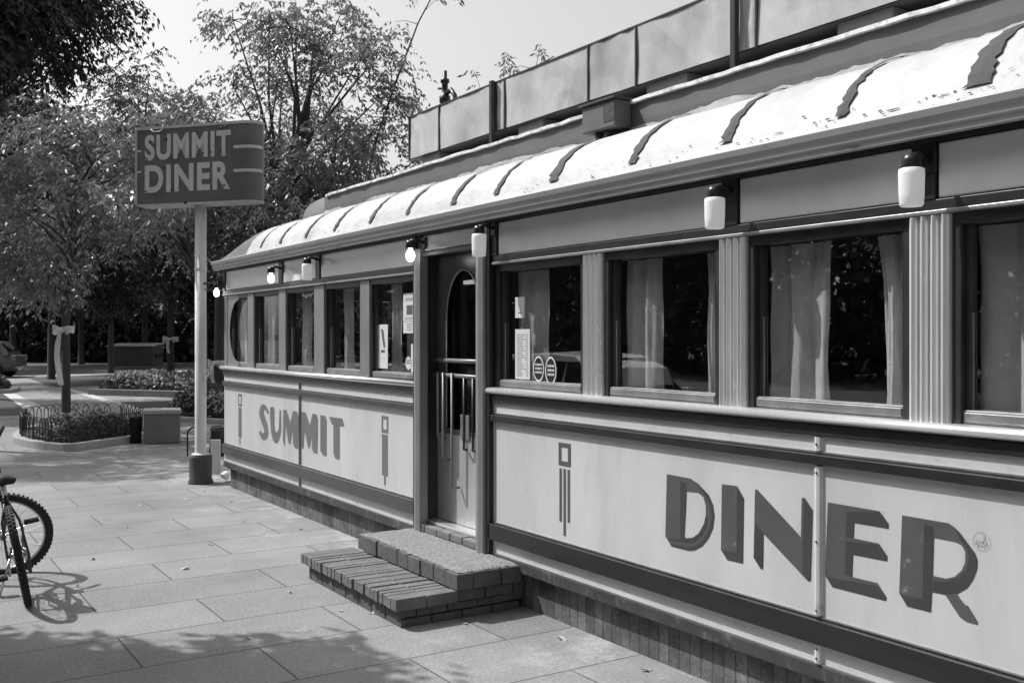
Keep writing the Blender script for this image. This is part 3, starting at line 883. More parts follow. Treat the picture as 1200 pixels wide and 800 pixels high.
# ------------------------------------------------------------------ the doorway
DXR = 3.52
mb = MB()
mb.extrude([(3.345, 6.435), (3.41, 6.435), (3.41, 6.54), (3.345, 6.53), (3.335, 6.485)], .28, 2.30, 'Z')
part('door_post', mb, 'post', bevel=.004)
mb = MB(); mb.extrude([(3.345, 5.655), (3.41, 5.655), (3.41, 5.55), (3.345, 5.56), (3.335, 5.607)], .28, 2.30, 'Z')
part('door_post', mb, 'post', bevel=.004)
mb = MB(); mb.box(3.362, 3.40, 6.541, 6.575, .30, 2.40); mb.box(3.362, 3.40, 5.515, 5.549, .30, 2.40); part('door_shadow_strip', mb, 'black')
mb = MB(); mb.box(3.41, DXR + .03, 6.50, 6.555, .30, 2.38); mb.box(3.41, DXR + .03, 5.53, 5.60, .30, 2.38); part('door_jamb', mb, 'frame')
mb = MB(); mb.box(3.36, 3.42, 5.655, 6.435, 2.245, 2.272); mb.box(3.40, 3.5, 5.6, 6.5, 2.272, 2.345); part('door_head', mb, 'band_sheen', bevel=.003)
ds = MB()
# leaf with an arched glazed opening
ya, yb = 5.605, 6.495
arch = [(5.85, 1.02)] + [(6.11 + .24 * math.cos(t) * -1, 1.80 + .34 * math.sin(t)) for t in [math.pi * k / 18 for k in range(19)]] + [(6.35, 1.02)]
arch[0] = (5.87, 1.02)
ds = MB(); ds.flat([rect(ya, yb, .36, .98)], lambda a, b: (DXR, a, b)); leaf = part('door', ds, 'door', fix=False)
ds = MB(); ds.flat([rect(ya, yb, .981, 2.245), list(reversed(arch))], lambda a, b: (DXR, a, b)); part('door_upper', ds, 'door_top', leaf, fix=False)
mb = MB(); mb.box(DXR + .002, DXR + .045, ya, yb, .36, .98); mb.box(DXR + .002, DXR + .045, ya, 5.84, .98, 2.245); mb.box(DXR + .002, DXR + .045, 6.38, yb, .98, 2.245); mb.box(DXR + .002, DXR + .045, 5.84, 6.38, 2.16, 2.245); mb.box(DXR + .002, DXR + .045, ya, yb, 2.245, 2.35)
part('door_core', mb, 'frame', leaf)
mb = MB(); mb.box(DXR + .022, DXR + .027, 5.84, 6.38, .98, 2.16); part('door_pane', mb, 'doorglass', leaf)
mb = MB(); mb.tube([(DXR - .004, a, b) for a, b in arch[1:-1]], .008, 6); mb.tube([(DXR - .004, 5.87, 1.03), (DXR - .004, 5.87, 1.8)], .008, 6); mb.tube([(DXR - .004, 6.35, 1.03), (DXR - .004, 6.35, 1.8)], .008, 6)
part('door_glazing_bead', mb, 'alum', leaf)
for z in (1.505, 1.40):
    mb = MB(); mb.tube([(DXR - .045, 5.64, z), (DXR - .045, 6.47, z)], .016, 10); mb.tube([(DXR - .045, 5.66, z), (DXR, 5.66, z)], .008, 8); mb.tube([(DXR - .045, 6.45, z), (DXR, 6.45, z)], .008, 8)
    part('door_rail', mb, 'barmetal', leaf)
for y, z0 in ((6.36, .95), (6.28, .80), (6.155, .62)):
    mb = MB(); mb.tube([(DXR - .07, y, 1.42), (DXR - .07, y, z0 + .05), (DXR - .068, y, z0 + .015), (DXR - .055, y, z0), (DXR - .01, y, z0)], .0095, 8)
    part('push_bar', mb, 'barmetal', leaf)
for y in (6.02, 5.90):
    mb = MB(); mb.tube([(DXR - .05, y, 1.39), (DXR - .05, y, .93), (DXR - .04, y + .02, .90), (DXR - .01, y + .03, .89)], .009, 8); part('push_bar', mb, 'frame', leaf)
mb = MB(); mb.box(DXR - .012, DXR, 6.02, 6.14, .96, 1.13); part('lock_plate', mb, 'alum', leaf, bevel=.002)
mb = MB(); mb.box(3.42, DXR + .03, 5.60, 6.50, .338, .356); part('door_threshold', mb, 'chrome', bevel=.003)
# brick sill under the door
sill = MB(); ybr = 5.66; rs = random.Random(2)
while ybr < 6.42:
    L = rs.uniform(.16, .2); sill.box(3.355 + rs.uniform(-.004, .004), 3.50, ybr, min(ybr + L - .008, 6.43), .285, .335 + rs.uniform(-.003, .003)); ybr += L
part('door_sill', sill, 'brickstep', bevel=.006)

# lamps on the fascia
def lamp_root(label, jar):
    r = empty('wall_lamp', (0, 0, 0), label=label, cat='wall lamp', group='lamps along the fascia of the diner')
    mb = MB(); mb.box(.10, .118, -.024, .024, .09, .17); mb.tube([(.10, 0, .135), (.05, 0, .15), (0, 0, .14)], .011, 8); mb.build('bracket', M['lamp_cap'], r)
    mb = MB(); mb.lathe([(.001, .145), (.030, .143), (.034, .125), (.036, .098), (.034, .090)], (0, 0, 0), 20); mb.build('lamp_cap', M['lamp_cap'], r)
    if jar:
        mb = MB(); mb.lathe([(.038, .094), (.046, .090), (.047, .07), (.0455, .0), (.043, -.040), (.038, -.047), (.001, -.048)], (0, 0, 0), 24); mb.build('lamp_shade', M['shadeglass'], r)
    else:
        mb = MB(); mb.lathe([(.014, .095), (.016, .08), (.03, .06), (.034, .035), (.028, .01), (.015, -.005), (.001, -.008)], (0, 0, 0), 20); mb.build('bulb', M['bulb'], r)
    return r
LX = 3.262
jar = lamp_root('lamp with milky jar shade nearest the right edge of the photo', True)
bare = lamp_root('lamp with bare glowing bulb at the left post of the door', False)
def put(src, first, y, z, label):
    r = src if first else copy_tree(src)
    r.location = (LX, y, z); r['label'] = label
put(jar, True, 2.35, 2.20, 'wall lamp with milky jar shade, rightmost, above the widest fluted pilaster')
put(jar, False, 3.377, 2.21, 'wall lamp with milky jar shade above the pilaster of the second and third windows')
put(jar, False, 5.47, 2.225, 'wall lamp with milky jar shade at the right post of the door')
put(jar, False, 8.40, 2.215, 'smallest jar shaded wall lamp, left of the door between two fascia panels')
put(bare, True, 6.42, 2.21, 'wall lamp with bare glowing bulb at the left post of the door')
put(bare, False, 9.33, 2.19, 'wall lamp with bare glowing bulb near the far end of the diner front')
# the one round the corner at the far end
r = copy_tree(bare); r['label'] = 'wall lamp with bare bulb sticking out past the far corner of the diner'
r.location = (3.34, 11.30, 2.15); r.rotation_euler = (0, 0, R(-90)); r.location = (3.34, 11.36, 2.13)

# papers and stickers in the windows
def notice(name, y0, y1, z0, z1, label, art, cat='notice', x=3.4455):
    r = empty(name, (x, (y0 + y1) / 2, z0), label=label, cat=cat)
    mb = MB(); mb.box(x, x + .0015, y0, y1, z0, z1); mb.build('sheet', M['paper'], r, world=True)
    mb = MB(); art(mb, x - .0008, y0, y1, z0, z1)
    mb.build('print', M['ink'] if name != 'menu_sheet' else M['ink2'], r, world=True, fix=False)
def q(mb, x, a, b, c_, d): mb.add([(x, a, c_), (x, b, c_), (x, b, d), (x, a, d)], [(0, 1, 2, 3)])
def art_poster(mb, x, y0, y1, z0, z1):
    w, h_ = y1 - y0, z1 - z0
    q(mb, x, y0 + .22 * w, y0 + .72 * w, z0 + .46 * h_, z0 + .70 * h_)
    for t in (.38, .34): q(mb, x, y0 + .15 * w, y0 + .85 * w, z0 + t * h_, z0 + (t + .012) * h_)
    q(mb, x, y0, y1, z0 + .285 * h_, z0 + .295 * h_)
    for t in (.22, .17, .12, .07): q(mb, x, y0 + .3 * w, y0 + .7 * w, z0 + t * h_, z0 + (t + .014) * h_)
    for k in range(6): q(mb, x, y0 + (.14 + .12 * k) * w, y0 + (.19 + .12 * k) * w, z0 + .80 * h_, z0 + (.88 + .02 * (k % 2)) * h_)
def art_menu(mb, x, y0, y1, z0, z1):
    r_ = random.Random(4)
    n = 19
    for k in range(n):
        z = z0 + .06 * (z1 - z0) + (z1 - z0) * .86 * k / n
        q(mb, x, y1 - .02 - r_.uniform(.05, .09), y1 - .02, z, z + .008)
        q(mb, x, y0 + .02, y0 + .02 + r_.uniform(.02, .04), z, z + .008)
def art_bits(mb, x, y0, y1, z0, z1):
    w, h_ = y1 - y0, z1 - z0
    mb.add([(x, y1 - .3 * w, z0 + .9 * h_), (x, y1 - .55 * w, z0 + .88 * h_), (x, y1 - .75 * w, z0 + .5 * h_), (x, y1 - .6 * w, z0 + .45 * h_), (x, y1 - .45 * w, z0 + .62 * h_)], [(0, 1, 2, 3, 4)])
    q(mb, x, y0 + .3 * w, y0 + .7 * w, z0 + .36 * h_, z0 + .42 * h_)
notice('poster', 6.70, 6.90, 1.70, 2.00, 'pale poster with a dark square picture in the window left of the door', art_poster, 'poster')
notice('small_notice', 7.17, 7.34, 1.425, 1.77, 'narrow paper with a dark zigzag drawing low in the window left of the door', art_bits)
notice('menu_sheet', 5.17, 5.335, 1.41, 1.72, 'tall printed sheet of faint text lines in the window right of the door', art_menu)
notice('paper_slip', 5.23, 5.335, 1.79, 1.92, 'small blank paper slip above the menu sheet right of the door', lambda mb, x, a, b, c_, d: q(mb, x, a + .03, b - .03, c_ + .03, c_ + .034))
def ringdec(name, yc, zc, ry, rz, label, m='paper', lines=3, fill=False, x=3.4452):
    r = empty(name, (x, yc, zc), label=label, cat='sticker')
    el = lambda s_: [(yc + ry * s_ * math.cos(2 * math.pi * k / 32), zc + rz * s_ * math.sin(2 * math.pi * k / 32)) for k in range(32)]
    mb = MB(); mb.flat([el(1), list(reversed(el(.86)))], lambda a, b: (x, a, b)); mb.build('ring', M[m], r, world=True, fix=False)
    mb = MB()
    for k in range(lines):
        z = zc + rz * (.34 - .3 * k)
        n_ = 5
        for j in range(n_): q(mb, x, yc - ry * .6 + j * ry * .25, yc - ry * .6 + j * ry * .25 + ry * .17, z - rz * .08, z + rz * .08)
    mb.build('lettering', M[m], r, world=True, fix=False)
    mb = MB(); mb.flat([el(.85)], lambda a, b: (x + .001, a, b)); mb.build('disc', M['black' if m == 'paper' else 'paper'], r, world=True, fix=False)
ringdec('oval_sticker', 5.075, 1.478, .058, .078, 'left oval ring sticker low on the window right of the door')
ringdec('oval_sticker', 4.945, 1.470, .058, .085, 'right oval ring sticker low on the window right of the door')
ringdec('round_sticker', 6.815, 1.475, .055, .058, 'round sticker with dark ring below the poster left of the door', m='ink', lines=2)
mb = MB(); mb.box(3.4455, 3.447, 6.70, 6.77, 1.41, 1.62); tag(mb.build('paper_strip', M['paper']), 'plain pale paper strip under the poster left of the door', 'notice')

# ------------------------------------------------------------------ brick steps
steps = empty('brick_steps', (2.95, 5.9, 0), label='two low brick steps with pebbled top in front of the diner door', cat='steps')
def sp_(name, mb_, m, parent=None, **k): return mb_.build(name, M[m], parent or steps, world=True, **k)
rs = random.Random(8)
mb = MB(); mb.box(2.63, 3.30, 5.26, 6.66, -.02, .10); mb.box(2.99, 3.44, 5.24, 6.60, .10, .225); sp_('core', mb, 'brickside')
mb = MB(); y = 5.215; k = 0
while y < 6.70:
    w = .050 + rs.uniform(-.005, .005)
    if k == 0: w = .075
    z = .168 + rs.uniform(-.004, .004)
    x0 = 2.565 + rs.uniform(-.008, .008) + .004 * k * 0
    xs = [x0, x0 + .2, 2.965]
    mb.box(xs[0], xs[1] - .004, y, y + w, .10, z)
    mb.box(xs[1] + .004, xs[2], y, y + w, .10, z - .002)
    y += w + .0055; k += 1
sp_('lower_tread', mb, 'brickstep', bevel=.0045)
mb = MB(); mb.box(2.60, 2.94, 5.225, 6.70, .099, .160); sp_('tread_mortar', mb, 'mortar')
# lower course set back below the tread, and the cheek courses at the near end
mb = MB(); y = 5.25
while y < 6.66:
    w = rs.uniform(.19, .21); mb.box(2.60, 2.64, y, min(y + w - .01, 6.66), .0, .092); y += w
for x in np.arange(2.60, 3.42, .205):
    mb.box(x, min(x + .195, 3.43), 5.232, 5.262, .0, .045); mb.box(max(x - .1, 2.60), min(x + .097, 3.43), 5.234, 5.262, .055, .097)
mb.box(3.30, 3.43, 5.236, 5.262, .055, .165)
sp_('base_course', mb, 'brickside', bevel=.004)
mb = MB(); y = 5.195
while y < 6.62:
    w = rs.uniform(.150, .175)
    x0 = 2.952 + rs.uniform(-.006, .006)
    mb.box(x0, 3.06, y, min(y + w - .008, 6.64), .172, .272 + rs.uniform(-.004, .004)); y += w
for x in np.arange(3.06, 3.40, .20):
    mb.box(x + .004, min(x + .194, 3.40), 5.197, 5.262, .172, .27)
for x in np.arange(2.96, 3.40, .20):
    mb.box(x + .004, min(x + .194, 3.40), 5.222, 5.262, .102, .166)
sp_('upper_riser', mb, 'brickside', bevel=.005)
# pebbled slab with an uneven front edge
mb = MB(); v = []; f = []; nx_, ny_ = 14, 40
for i in range(nx_ + 1):
    for j in range(ny_ + 1):
        x = 2.975 + (3.40 - 2.975) * i / nx_; y = 5.215 + (6.615 - 5.215) * j / ny_
        if i == 0: x += rs.uniform(-.012, .012)
        ed = min(i, nx_ - i, j, ny_ - j)
        v.append((x, y, .283 + rs.uniform(-.003, .003) - (.010 if ed == 0 else 0)))
for i in range(nx_):
    for j in range(ny_):
        a = i * (ny_ + 1) + j; f.append((a, a + ny_ + 1, a + ny_ + 2, a + 1))
mb.add(v, f, True); mb.box(2.99, 3.395, 5.22, 6.61, .225, .271)
sp_('pebbled_top', mb, 'pebble', fix=False)

# ------------------------------------------------------------------ the pole sign
sg = empty('pole_sign', (3.25, 11.67, 0), R(-49.7), 'tall pole sign reading SUMMIT DINER, pale letters on a dark box', 'sign')
mb = MB(); mb.lathe([(.001, 3.20), (.064, 3.20), (.064, .30), (.068, .26)], n=28); mb.lathe([(.066, 2.46), (.069, 2.45), (.069, 2.43), (.066, 2.42)], n=28); mb.build('pole', M['pole'], sg)
mb = MB(); mb.lathe([(.001, .325), (.128, .32), (.13, .30), (.125, .06), (.14, .02), (.14, -.02)], n=28); pb = mb.build('pole_base', M['base'], sg)
mb = MB(); mb.lathe([(.066, .327), (.105, .329), (.10, .336), (.066, .35)], n=24); mb.build('pole_collar', M['pole'], pb)
def capsule(o=0.0, zr=None):
    P = [(-.755 - o, -.14 - o), (.64, -.14 - o)]
    P += [(.64 + (.16 + o) * math.sin(t), -(.14 + o) * math.cos(t)) for t in [math.pi * k / 16 for k in range(1, 16)]]
    P += [(.64, .14 + o), (-.755 - o, .14 + o)]
    return P
mb = MB(); mb.extrude(capsule(), 3.19, 4.065, 'Z', smooth=False); box_ = mb.build('sign_box', M['signface'], sg)
mb = MB(); mb.extrude(capsule(.006), 4.050, 4.082, 'Z'); mb.extrude(capsule(.004), 3.178, 3.196, 'Z'); mb.box(-.768, -.750, -.150, .15, 3.18, 4.07)
mb.build('sign_trim', M['signtrim'], box_)
def text_mesh(body, w, h, depth=.004, off=.035):
    cu = bpy.data.curves.new('txt', 'FONT'); cu.body = body; cu.size = 1; cu.offset = off; cu.extrude = .001; cu.space_character = 1.12
    ob = bpy.data.objects.new('txt', cu); COL.objects.link(ob)
    bpy.context.view_layer.update()
    dg = bpy.context.evaluated_depsgraph_get()
    me = bpy.data.meshes.new_from_object(ob.evaluated_get(dg))
    bpy.data.objects.remove(ob); bpy.data.curves.remove(cu)
    n = len(me.vertices); c_ = np.empty(n * 3); me.vertices.foreach_get('co', c_); c_ = c_.reshape(-1, 3)
    lo, hi = c_.min(0), c_.max(0)
    out = np.empty_like(c_)
    out[:, 0] = (c_[:, 0] - lo[0]) / (hi[0] - lo[0]) * w
    out[:, 1] = -(c_[:, 2] - lo[2]) / max(hi[2] - lo[2], 1e-9) * depth
    out[:, 2] = (c_[:, 1] - lo[1]) / (hi[1] - lo[1]) * h
    me.vertices.foreach_set('co', out.ravel()); me.update()
    me.materials.clear(); me.materials.append(M['signletter'])
    return me
for body, z, w, h_, x in (('SUMMIT', 3.695, 1.13, .295, -.645), ('DINER', 3.325, 1.12, .315, -.645)):
    me = text_mesh(body, w, h_); o = bpy.data.objects.new('sign_lettering', me); COL.objects.link(o); o.parent = box_; o.location = (x, -.1405, z)
def band3(x0, x1, z, hh):
    mb = MB(); P = capsule(.003); v = []; f = []
    pts = [(x0, -.1435)] + [p for p in P[1:] if p[0] > x0 and p[1] < .02]
    for x, y in pts: v += [(x, y, z), (x, y, z + hh)]
    for i in range(len(pts) - 1): f.append((2 * i, 2 * i + 2, 2 * i + 3, 2 * i + 1))
    mb.add(v, f); mb.build('sign_stripe', M['signletter'], box_, fix=False)
band3(.52, .9, 3.775, .035); band3(.52, .9, 3.51, .035)
for z in (3.80, 3.56):
    mb = MB(); mb.box(-.75, -.695, -.145, -.1415, z, z + .022); mb.build('sign_stripe', M['signletter'], box_)
mb = MB()
for x, z, r_ in ((-.61, 3.72, .011), (-.655, 3.74, .017), (-.36, 3.93, .019), (-.28, 3.71, .011), (.13, 3.745, .011), (.23, 3.75, .011), (.36, 3.76, .013), (-.38, 3.60, .011), (-.63, 3.345, .011), (-.28, 3.35, .013), (.40, 3.37, .013), (.37, 4.02, .012), (.42, 4.025, .010), (-.66, 3.51, .012), (-.10, 3.197, .02)):
    mb.lathe([(r_, 0), (r_ * .8, -.008), (.001, -.009)], (x, -.146 if z > 3.2 else -.15, z), 10, 'Y')
mb.build('socket_hole', M['black'], box_)
# ragged broken bit of trim on the top edge
mb = MB(); mb.tube([(-.56, -.15, 4.05), (-.52, -.152, 4.02), (-.45, -.152, 4.018), (-.40, -.15, 4.04), (-.39, -.15, 4.10)], .006, 6); mb.build('torn_trim', M['signtrim'], box_)
# conduit from pole to the diner corner
mb = MB(); mb.tube([(3.27, 11.62, 2.28), (3.35, 11.42, 2.29), (3.42, 11.27, 2.28)], .012, 8); mb.tube([(3.27, 11.62, 2.22), (3.35, 11.42, 2.19), (3.42, 11.27, 2.20)], .006, 6)
tag(mb.build('conduit', M['base']), 'thin conduit and wire strung from the sign pole to the far diner corner', 'conduit')

# vent pipe on the upper roof
vp = empty('vent_pipe', (4.6, 8.34, 3.0), label='dark knobbly vent pipe with hooked side arm beyond the rooftop duct', cat='pipe')
mb = MB(); mb.lathe([(.04, 0.02), (.04, .70), (.055, .72), (.055, .76), (.035, .78), (.035, .86), (.052, .87), (.052, .93), (.028, .95), (.028, 1.05), (.042, 1.06), (.042, 1.09), (.02, 1.10), (.02, 1.17), (.001, 1.175)], n=12); mb.build('pipe', M['black'], vp)
mb = MB(); mb.tube([(0, -.03, .95), (0, -.12, .97), (0, -.19, .90), (0, -.2, .80), (0, -.2, .02)], .022, 8); mb.tube([(0, -.03, 1.0), (-.02, .09, 1.02)], .012, 6); mb.build('side_arm', M['black'], vp)

# ------------------------------------------------------------------ foliage
def leaf_arrays(cent, dirs, size, ratio, rs):
    """cent Nx3, dirs Nx3 (leaf axis), returns verts 4N x3"""
    n = len(cent)
    d = dirs / (np.linalg.norm(dirs, axis=1, keepdims=True) + 1e-9)
    rv_ = rs.normal(size=(n, 3)); s_ = np.cross(d, rv_); s_ /= (np.linalg.norm(s_, axis=1, keepdims=True) + 1e-9)
    sz = (size * rs.uniform(.7, 1.25, n))[:, None]
    a = cent; tip = cent + d * sz; mid = cent + d * sz * .42
    V = np.empty((n, 4, 3)); V[:, 0] = a; V[:, 1] = mid + s_ * sz * ratio; V[:, 2] = tip; V[:, 3] = mid - s_ * sz * ratio
    return V.reshape(-1, 3)
def quads_mesh(name, V, m):
    me = bpy.data.meshes.new(name)
    nv = len(V); nf = nv // 4
    me.vertices.add(nv); me.vertices.foreach_set('co', V.astype(np.float32).ravel())
    me.loops.add(nv); me.loops.foreach_set('vertex_index', np.arange(nv, dtype=np.int32))
    me.polygons.add(nf); me.polygons.foreach_set('loop_start', np.arange(0, nv, 4, dtype=np.int32))
    me.update(calc_edges=True); me.validate()
    me.materials.append(m)
    return me
def sprays(pos, dirs, rs, length=.34, pairs=7, leaf=.085, ratio=.17):
    """compound drooping leaves: a rachis with pairs of leaflets"""
    n = len(pos)
    d = dirs.copy(); d[:, 2] *= .4; d /= (np.linalg.norm(d, axis=1, keepdims=True) + 1e-9)
    side = np.cross(d, np.array([0, 0, 1.0])); side /= (np.linalg.norm(side, axis=1, keepdims=True) + 1e-9)
    L = length * rs.uniform(.6, 1.2, n)
    C = []; DD = []
    for k in range(pairs):
        t = (k + 1) / pairs
        p = pos + d * (L * t)[:, None] + np.array([0, 0, -1.0]) * (L * .75 * t * t)[:, None]
        for sg_ in (-1, 1):
            C.append(p + rs.normal(size=(n, 3)) * .006)
            DD.append(side * sg_ * .7 + d * .35 + np.array([0, 0, -1.0]) * (.5 + .6 * rs.random(n))[:, None] + rs.normal(size=(n, 3)) * .22)
    return leaf_arrays(np.concatenate(C), np.concatenate(DD), leaf, ratio, rs)
def make_tree(name, seed, trunk_h, crown_c, crown_r, clumps, per, n_spray, tr=.08, leafmat='leaf', spray=None, clump_r=.6, label='', bare=(), lean=(0, 0), simple=False, leafsize=.16):
    rs = np.random.default_rng(seed); pr = random.Random(seed)
    root = empty(name, label=label, cat='tree')
    mb = MB()
    cc = np.array(crown_c, float); cr = np.array(crown_r, float)
    top = Vector((lean[0], lean[1], trunk_h))
    mb.tube([(0, 0, -.1), (0, 0, .08), (lean[0] * .3, lean[1] * .3, trunk_h * .5), top], [tr * 1.5, tr * 1.1, tr * .95, tr * .8], 10)
    P = []; DR = []
    ldr = [top, top.lerp(Vector(cc), .5) + Vector((.12, -.08, 0)), Vector(cc) + Vector((-.1, .05, 0)), Vector(cc) + Vector((.1, .05, cr[2] * .7))]
    mb.tube(ldr, [tr * .8, tr * .6, tr * .42, tr * .12], 8)
    for c_ in range(clumps):
        while True:
            q_ = rs.normal(size=3); q_ /= np.linalg.norm(q_)
            r_ = rs.uniform(.45, 1.0)
            ctr = cc + q_ * cr * r_
            if ctr[2] > trunk_h * .8: break
        tgt = Vector(ctr); mid = top.lerp(tgt, .5) + Vector((pr.uniform(-.2, .2), pr.uniform(-.2, .2), pr.uniform(0, .35)))
        h_ = max(0.0, min(.95, (tgt.z - trunk_h) / (cc[2] + cr[2] - trunk_h) - pr.uniform(.15, .45))) * 3
        start = ldr[int(h_)].lerp(ldr[int(h_) + 1], h_ - int(h_))
        mid = start.lerp(tgt, .5) + Vector((pr.uniform(-.15, .15), pr.uniform(-.15, .15), pr.uniform(-.05, .25)))
        mb.tube([start, start.lerp(mid, .5) + Vector((0, 0, .08)), mid, tgt], [tr * .38, tr * .30, tr * .2, tr * .08], 6)
        k_r = clump_r * pr.uniform(.65, 1.25)
        for k in range(per):
            q2 = rs.normal(size=3); q2 /= np.linalg.norm(q2)
            tip = ctr + q2 * k_r * rs.uniform(.4, 1.0) * np.array([1, 1, .75])
            if k % 2 == 0: mb.tube([tgt, Vector((ctr * .5 + tip * .5)) + Vector((0, 0, .04)), Vector(tip)], [tr * .11, tr * .07, tr * .03], 4, cap=False)
            out = tip - cc; out /= (np.linalg.norm(out) + 1e-9)
            m_ = n_spray
            P.append(tip + rs.normal(size=(m_, 3)) * .13 * clump_r / .6)
            DR.append(out * .6 + q2 * .5 + rs.normal(size=(m_, 3)) * .55)
    for pts, dens in bare:
        pts = [Vector(p) for p in pts]
        r_ = [tr * .3 * (1 - .9 * i / len(pts)) for i in range(len(pts))]
        mb.tube(pts, r_, 6)
        for i in range(1, len(pts)):
            a, b = pts[i - 1], pts[i]
            for k in range(dens):
                p = a.lerp(b, pr.random())
                dr = Vector((pr.uniform(-1, 1), pr.uniform(-1, 1), pr.uniform(0, .9))); dr.normalize()
                e = p + dr * pr.uniform(.3, .9)
                mb.tube([p, p.lerp(e, .5) + Vector((0, 0, .05)), e], [tr * .07, tr * .05, tr * .03], 4, cap=False)
                P.append(np.array([list(p.lerp(e, t)) for t in (.55, .8, 1.0)])); DR.append(np.array([list(dr)] * 3) + rs.normal(size=(3, 3)) * .4)
    mb.build('trunk', M['bark'], root, fix=False)
    P = np.concatenate(P); DR = np.concatenate(DR)
    if simple:
        V = leaf_arrays(P, DR + np.array([0, 0, -.4]), leafsize, .3, rs)
    else:
        V = sprays(P, DR, rs, **(spray or {}))
    me = quads_mesh('crown', V, M[leafmat]); o = bpy.data.objects.new('crown', me); COL.objects.link(o); o.parent = root
    return root

SP = dict(length=.36, pairs=4, leaf=.13, ratio=.18)
# street tree in the fenced bed
t1 = make_tree('young_tree', 1, 2.2, (0.15, .2, 4.15), (2.1, 2.1, 1.55), 30, 10, 7, .075, 'leaf_pale', SP, .62, 'slender street tree rising from the hoop fenced bed, white ribbon round its trunk')
t1.location = (2.95, 18.9, .1)
# tree behind with ribbon near the pole
t3 = make_tree('ribbon_tree', 2, 2.6, (1.7, -1.1, 6.3), (2.4, 2.4, 3.2), 44, 10, 6, .13, 'leaf', SP, .7, 'ribbon tied tree with its trunk just right of the sign pole')
t3.location = (6.6, 22.2, 0)
# the tree whose crown stands over the diner end, with a long bare shoot
t4 = make_tree('leafy_tree', 3, 2.4, (0, 0, 4.6), (2.2, 2.2, 2.6), 34, 9, 6, .12, 'leaf', SP, .7, 'leafy tree behind the domed diner end with one long bare shoot against the sky',
               bare=[([(.4, -.2, 3.4), (.75, -.35, 5.8), (1.15, -.6, 7.2), (1.55, -.9, 8.5), (2.1, -1.2, 9.7)], 5), ([(1.4, -.8, 4.5), (2.1, -1.3, 5.9), (2.9, -1.7, 7.0), (4.1, -2.4, 7.8)], 7)])
t4.location = (8.6, 20.5, 0)
t7 = make_tree('tall_leafy_tree', 4, 3.2, (-1.3, .8, 6.8), (2.3, 2.3, 3.2), 32, 9, 6, .10, 'leaf', dict(length=.36, pairs=5, leaf=.125, ratio=.19), .85, 'tall leafy tree peaking above the lettered sign')
t7.location = (8.1, 29.2, .1)
# overhanging dark crown, upper left
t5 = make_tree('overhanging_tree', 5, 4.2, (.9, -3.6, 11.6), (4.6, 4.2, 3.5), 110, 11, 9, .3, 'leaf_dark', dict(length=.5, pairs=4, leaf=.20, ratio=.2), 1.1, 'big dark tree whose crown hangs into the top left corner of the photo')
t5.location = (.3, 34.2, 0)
t8 = make_tree('kerb_tree', 15, 4.5, (-.7, 0, 7.9), (1.7, 1.6, .8), 20, 10, 8, .13, 'leaf_dark', SP, .6, 'slim kerb tree outside the left photo edge, its shadow lying before the sign pole')
t8.location = (-.25, 19.0, 0)
# tree out of frame on the left that shades the near pavement
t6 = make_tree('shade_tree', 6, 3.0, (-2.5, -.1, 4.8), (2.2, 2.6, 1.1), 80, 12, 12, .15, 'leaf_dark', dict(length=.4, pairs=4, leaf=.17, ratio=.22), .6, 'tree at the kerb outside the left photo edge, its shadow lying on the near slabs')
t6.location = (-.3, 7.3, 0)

# background trees: simple leaf clumps, larger leaves, each its own tree
bgA = make_tree('broad_tree', 7, 3.2, (0, 0, 8.0), (4.2, 4.2, 4.0), 60, 12, 26, .17, 'leaf', None, 1.35, 'x', simple=True, leafsize=.24)
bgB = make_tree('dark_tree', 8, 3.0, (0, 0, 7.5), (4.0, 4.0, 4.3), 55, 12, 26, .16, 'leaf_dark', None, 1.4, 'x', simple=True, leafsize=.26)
def cam_xy(u, z):
    x = (u - 600) * z / 1185.0; c_, s_ = math.cos(YAW), math.sin(YAW)
    return (x * c_ + z * s_, z * c_ - x * s_)
first = {}
spots = [(bgA, -30, 36, .95, 'broad tree in the row across the street, leftmost in the photo'),
         (bgA, 60, 40, .82, 'broad tree directly behind the young tree of the fenced bed'),
         (bgB, 130, 47, .85, 'dark tree in the far row left of the sign'),
         (bgA, 200, 39.6, .85, 'ribbon tied broad tree seen under the lettered sign'),
         (bgB, 262, 44, .72, 'dark tree in the far row right of the sign pole'),
         (bgA, 320, 38, .62, 'broad tree beyond the rounded roof end of the diner'),
         (bgB, 385, 42, .66, 'dark tree beyond the clerestory end, right of the far row'),
         (bgA, 450, 40, .6, 'broad tree peeping left of the rooftop duct'),
         (bgB, 15, 58, 1.15, 'dark tree of the rear row, furthest left in the photo'),
         (bgB, 95, 62, 1.1, 'dark tree of the rear row behind the low dumpster side'),
         (bgA, 170, 64, 1.15, 'broad tree of the rear row behind the dumpster'),
         (bgB, 240, 60, 1.1, 'dark tree of the rear row hidden by the sign pole'),
         (bgB, -100, 50, 1.0, 'dark tree beyond the left photo edge at the cross street')]
for k, (src, u, z, s_, lab) in enumerate(spots):
    if src.name not in first: r = src; first[src.name] = 1
    else: r = copy_tree(src)
    x, y = cam_xy(u, z); r.location = (x, y, 0); r.rotation_euler = (0, 0, k * 1.37); r.scale = (s_, s_, s_)
    r['label'] = lab; r['group'] = 'background park trees'; r['category'] = 'tree'
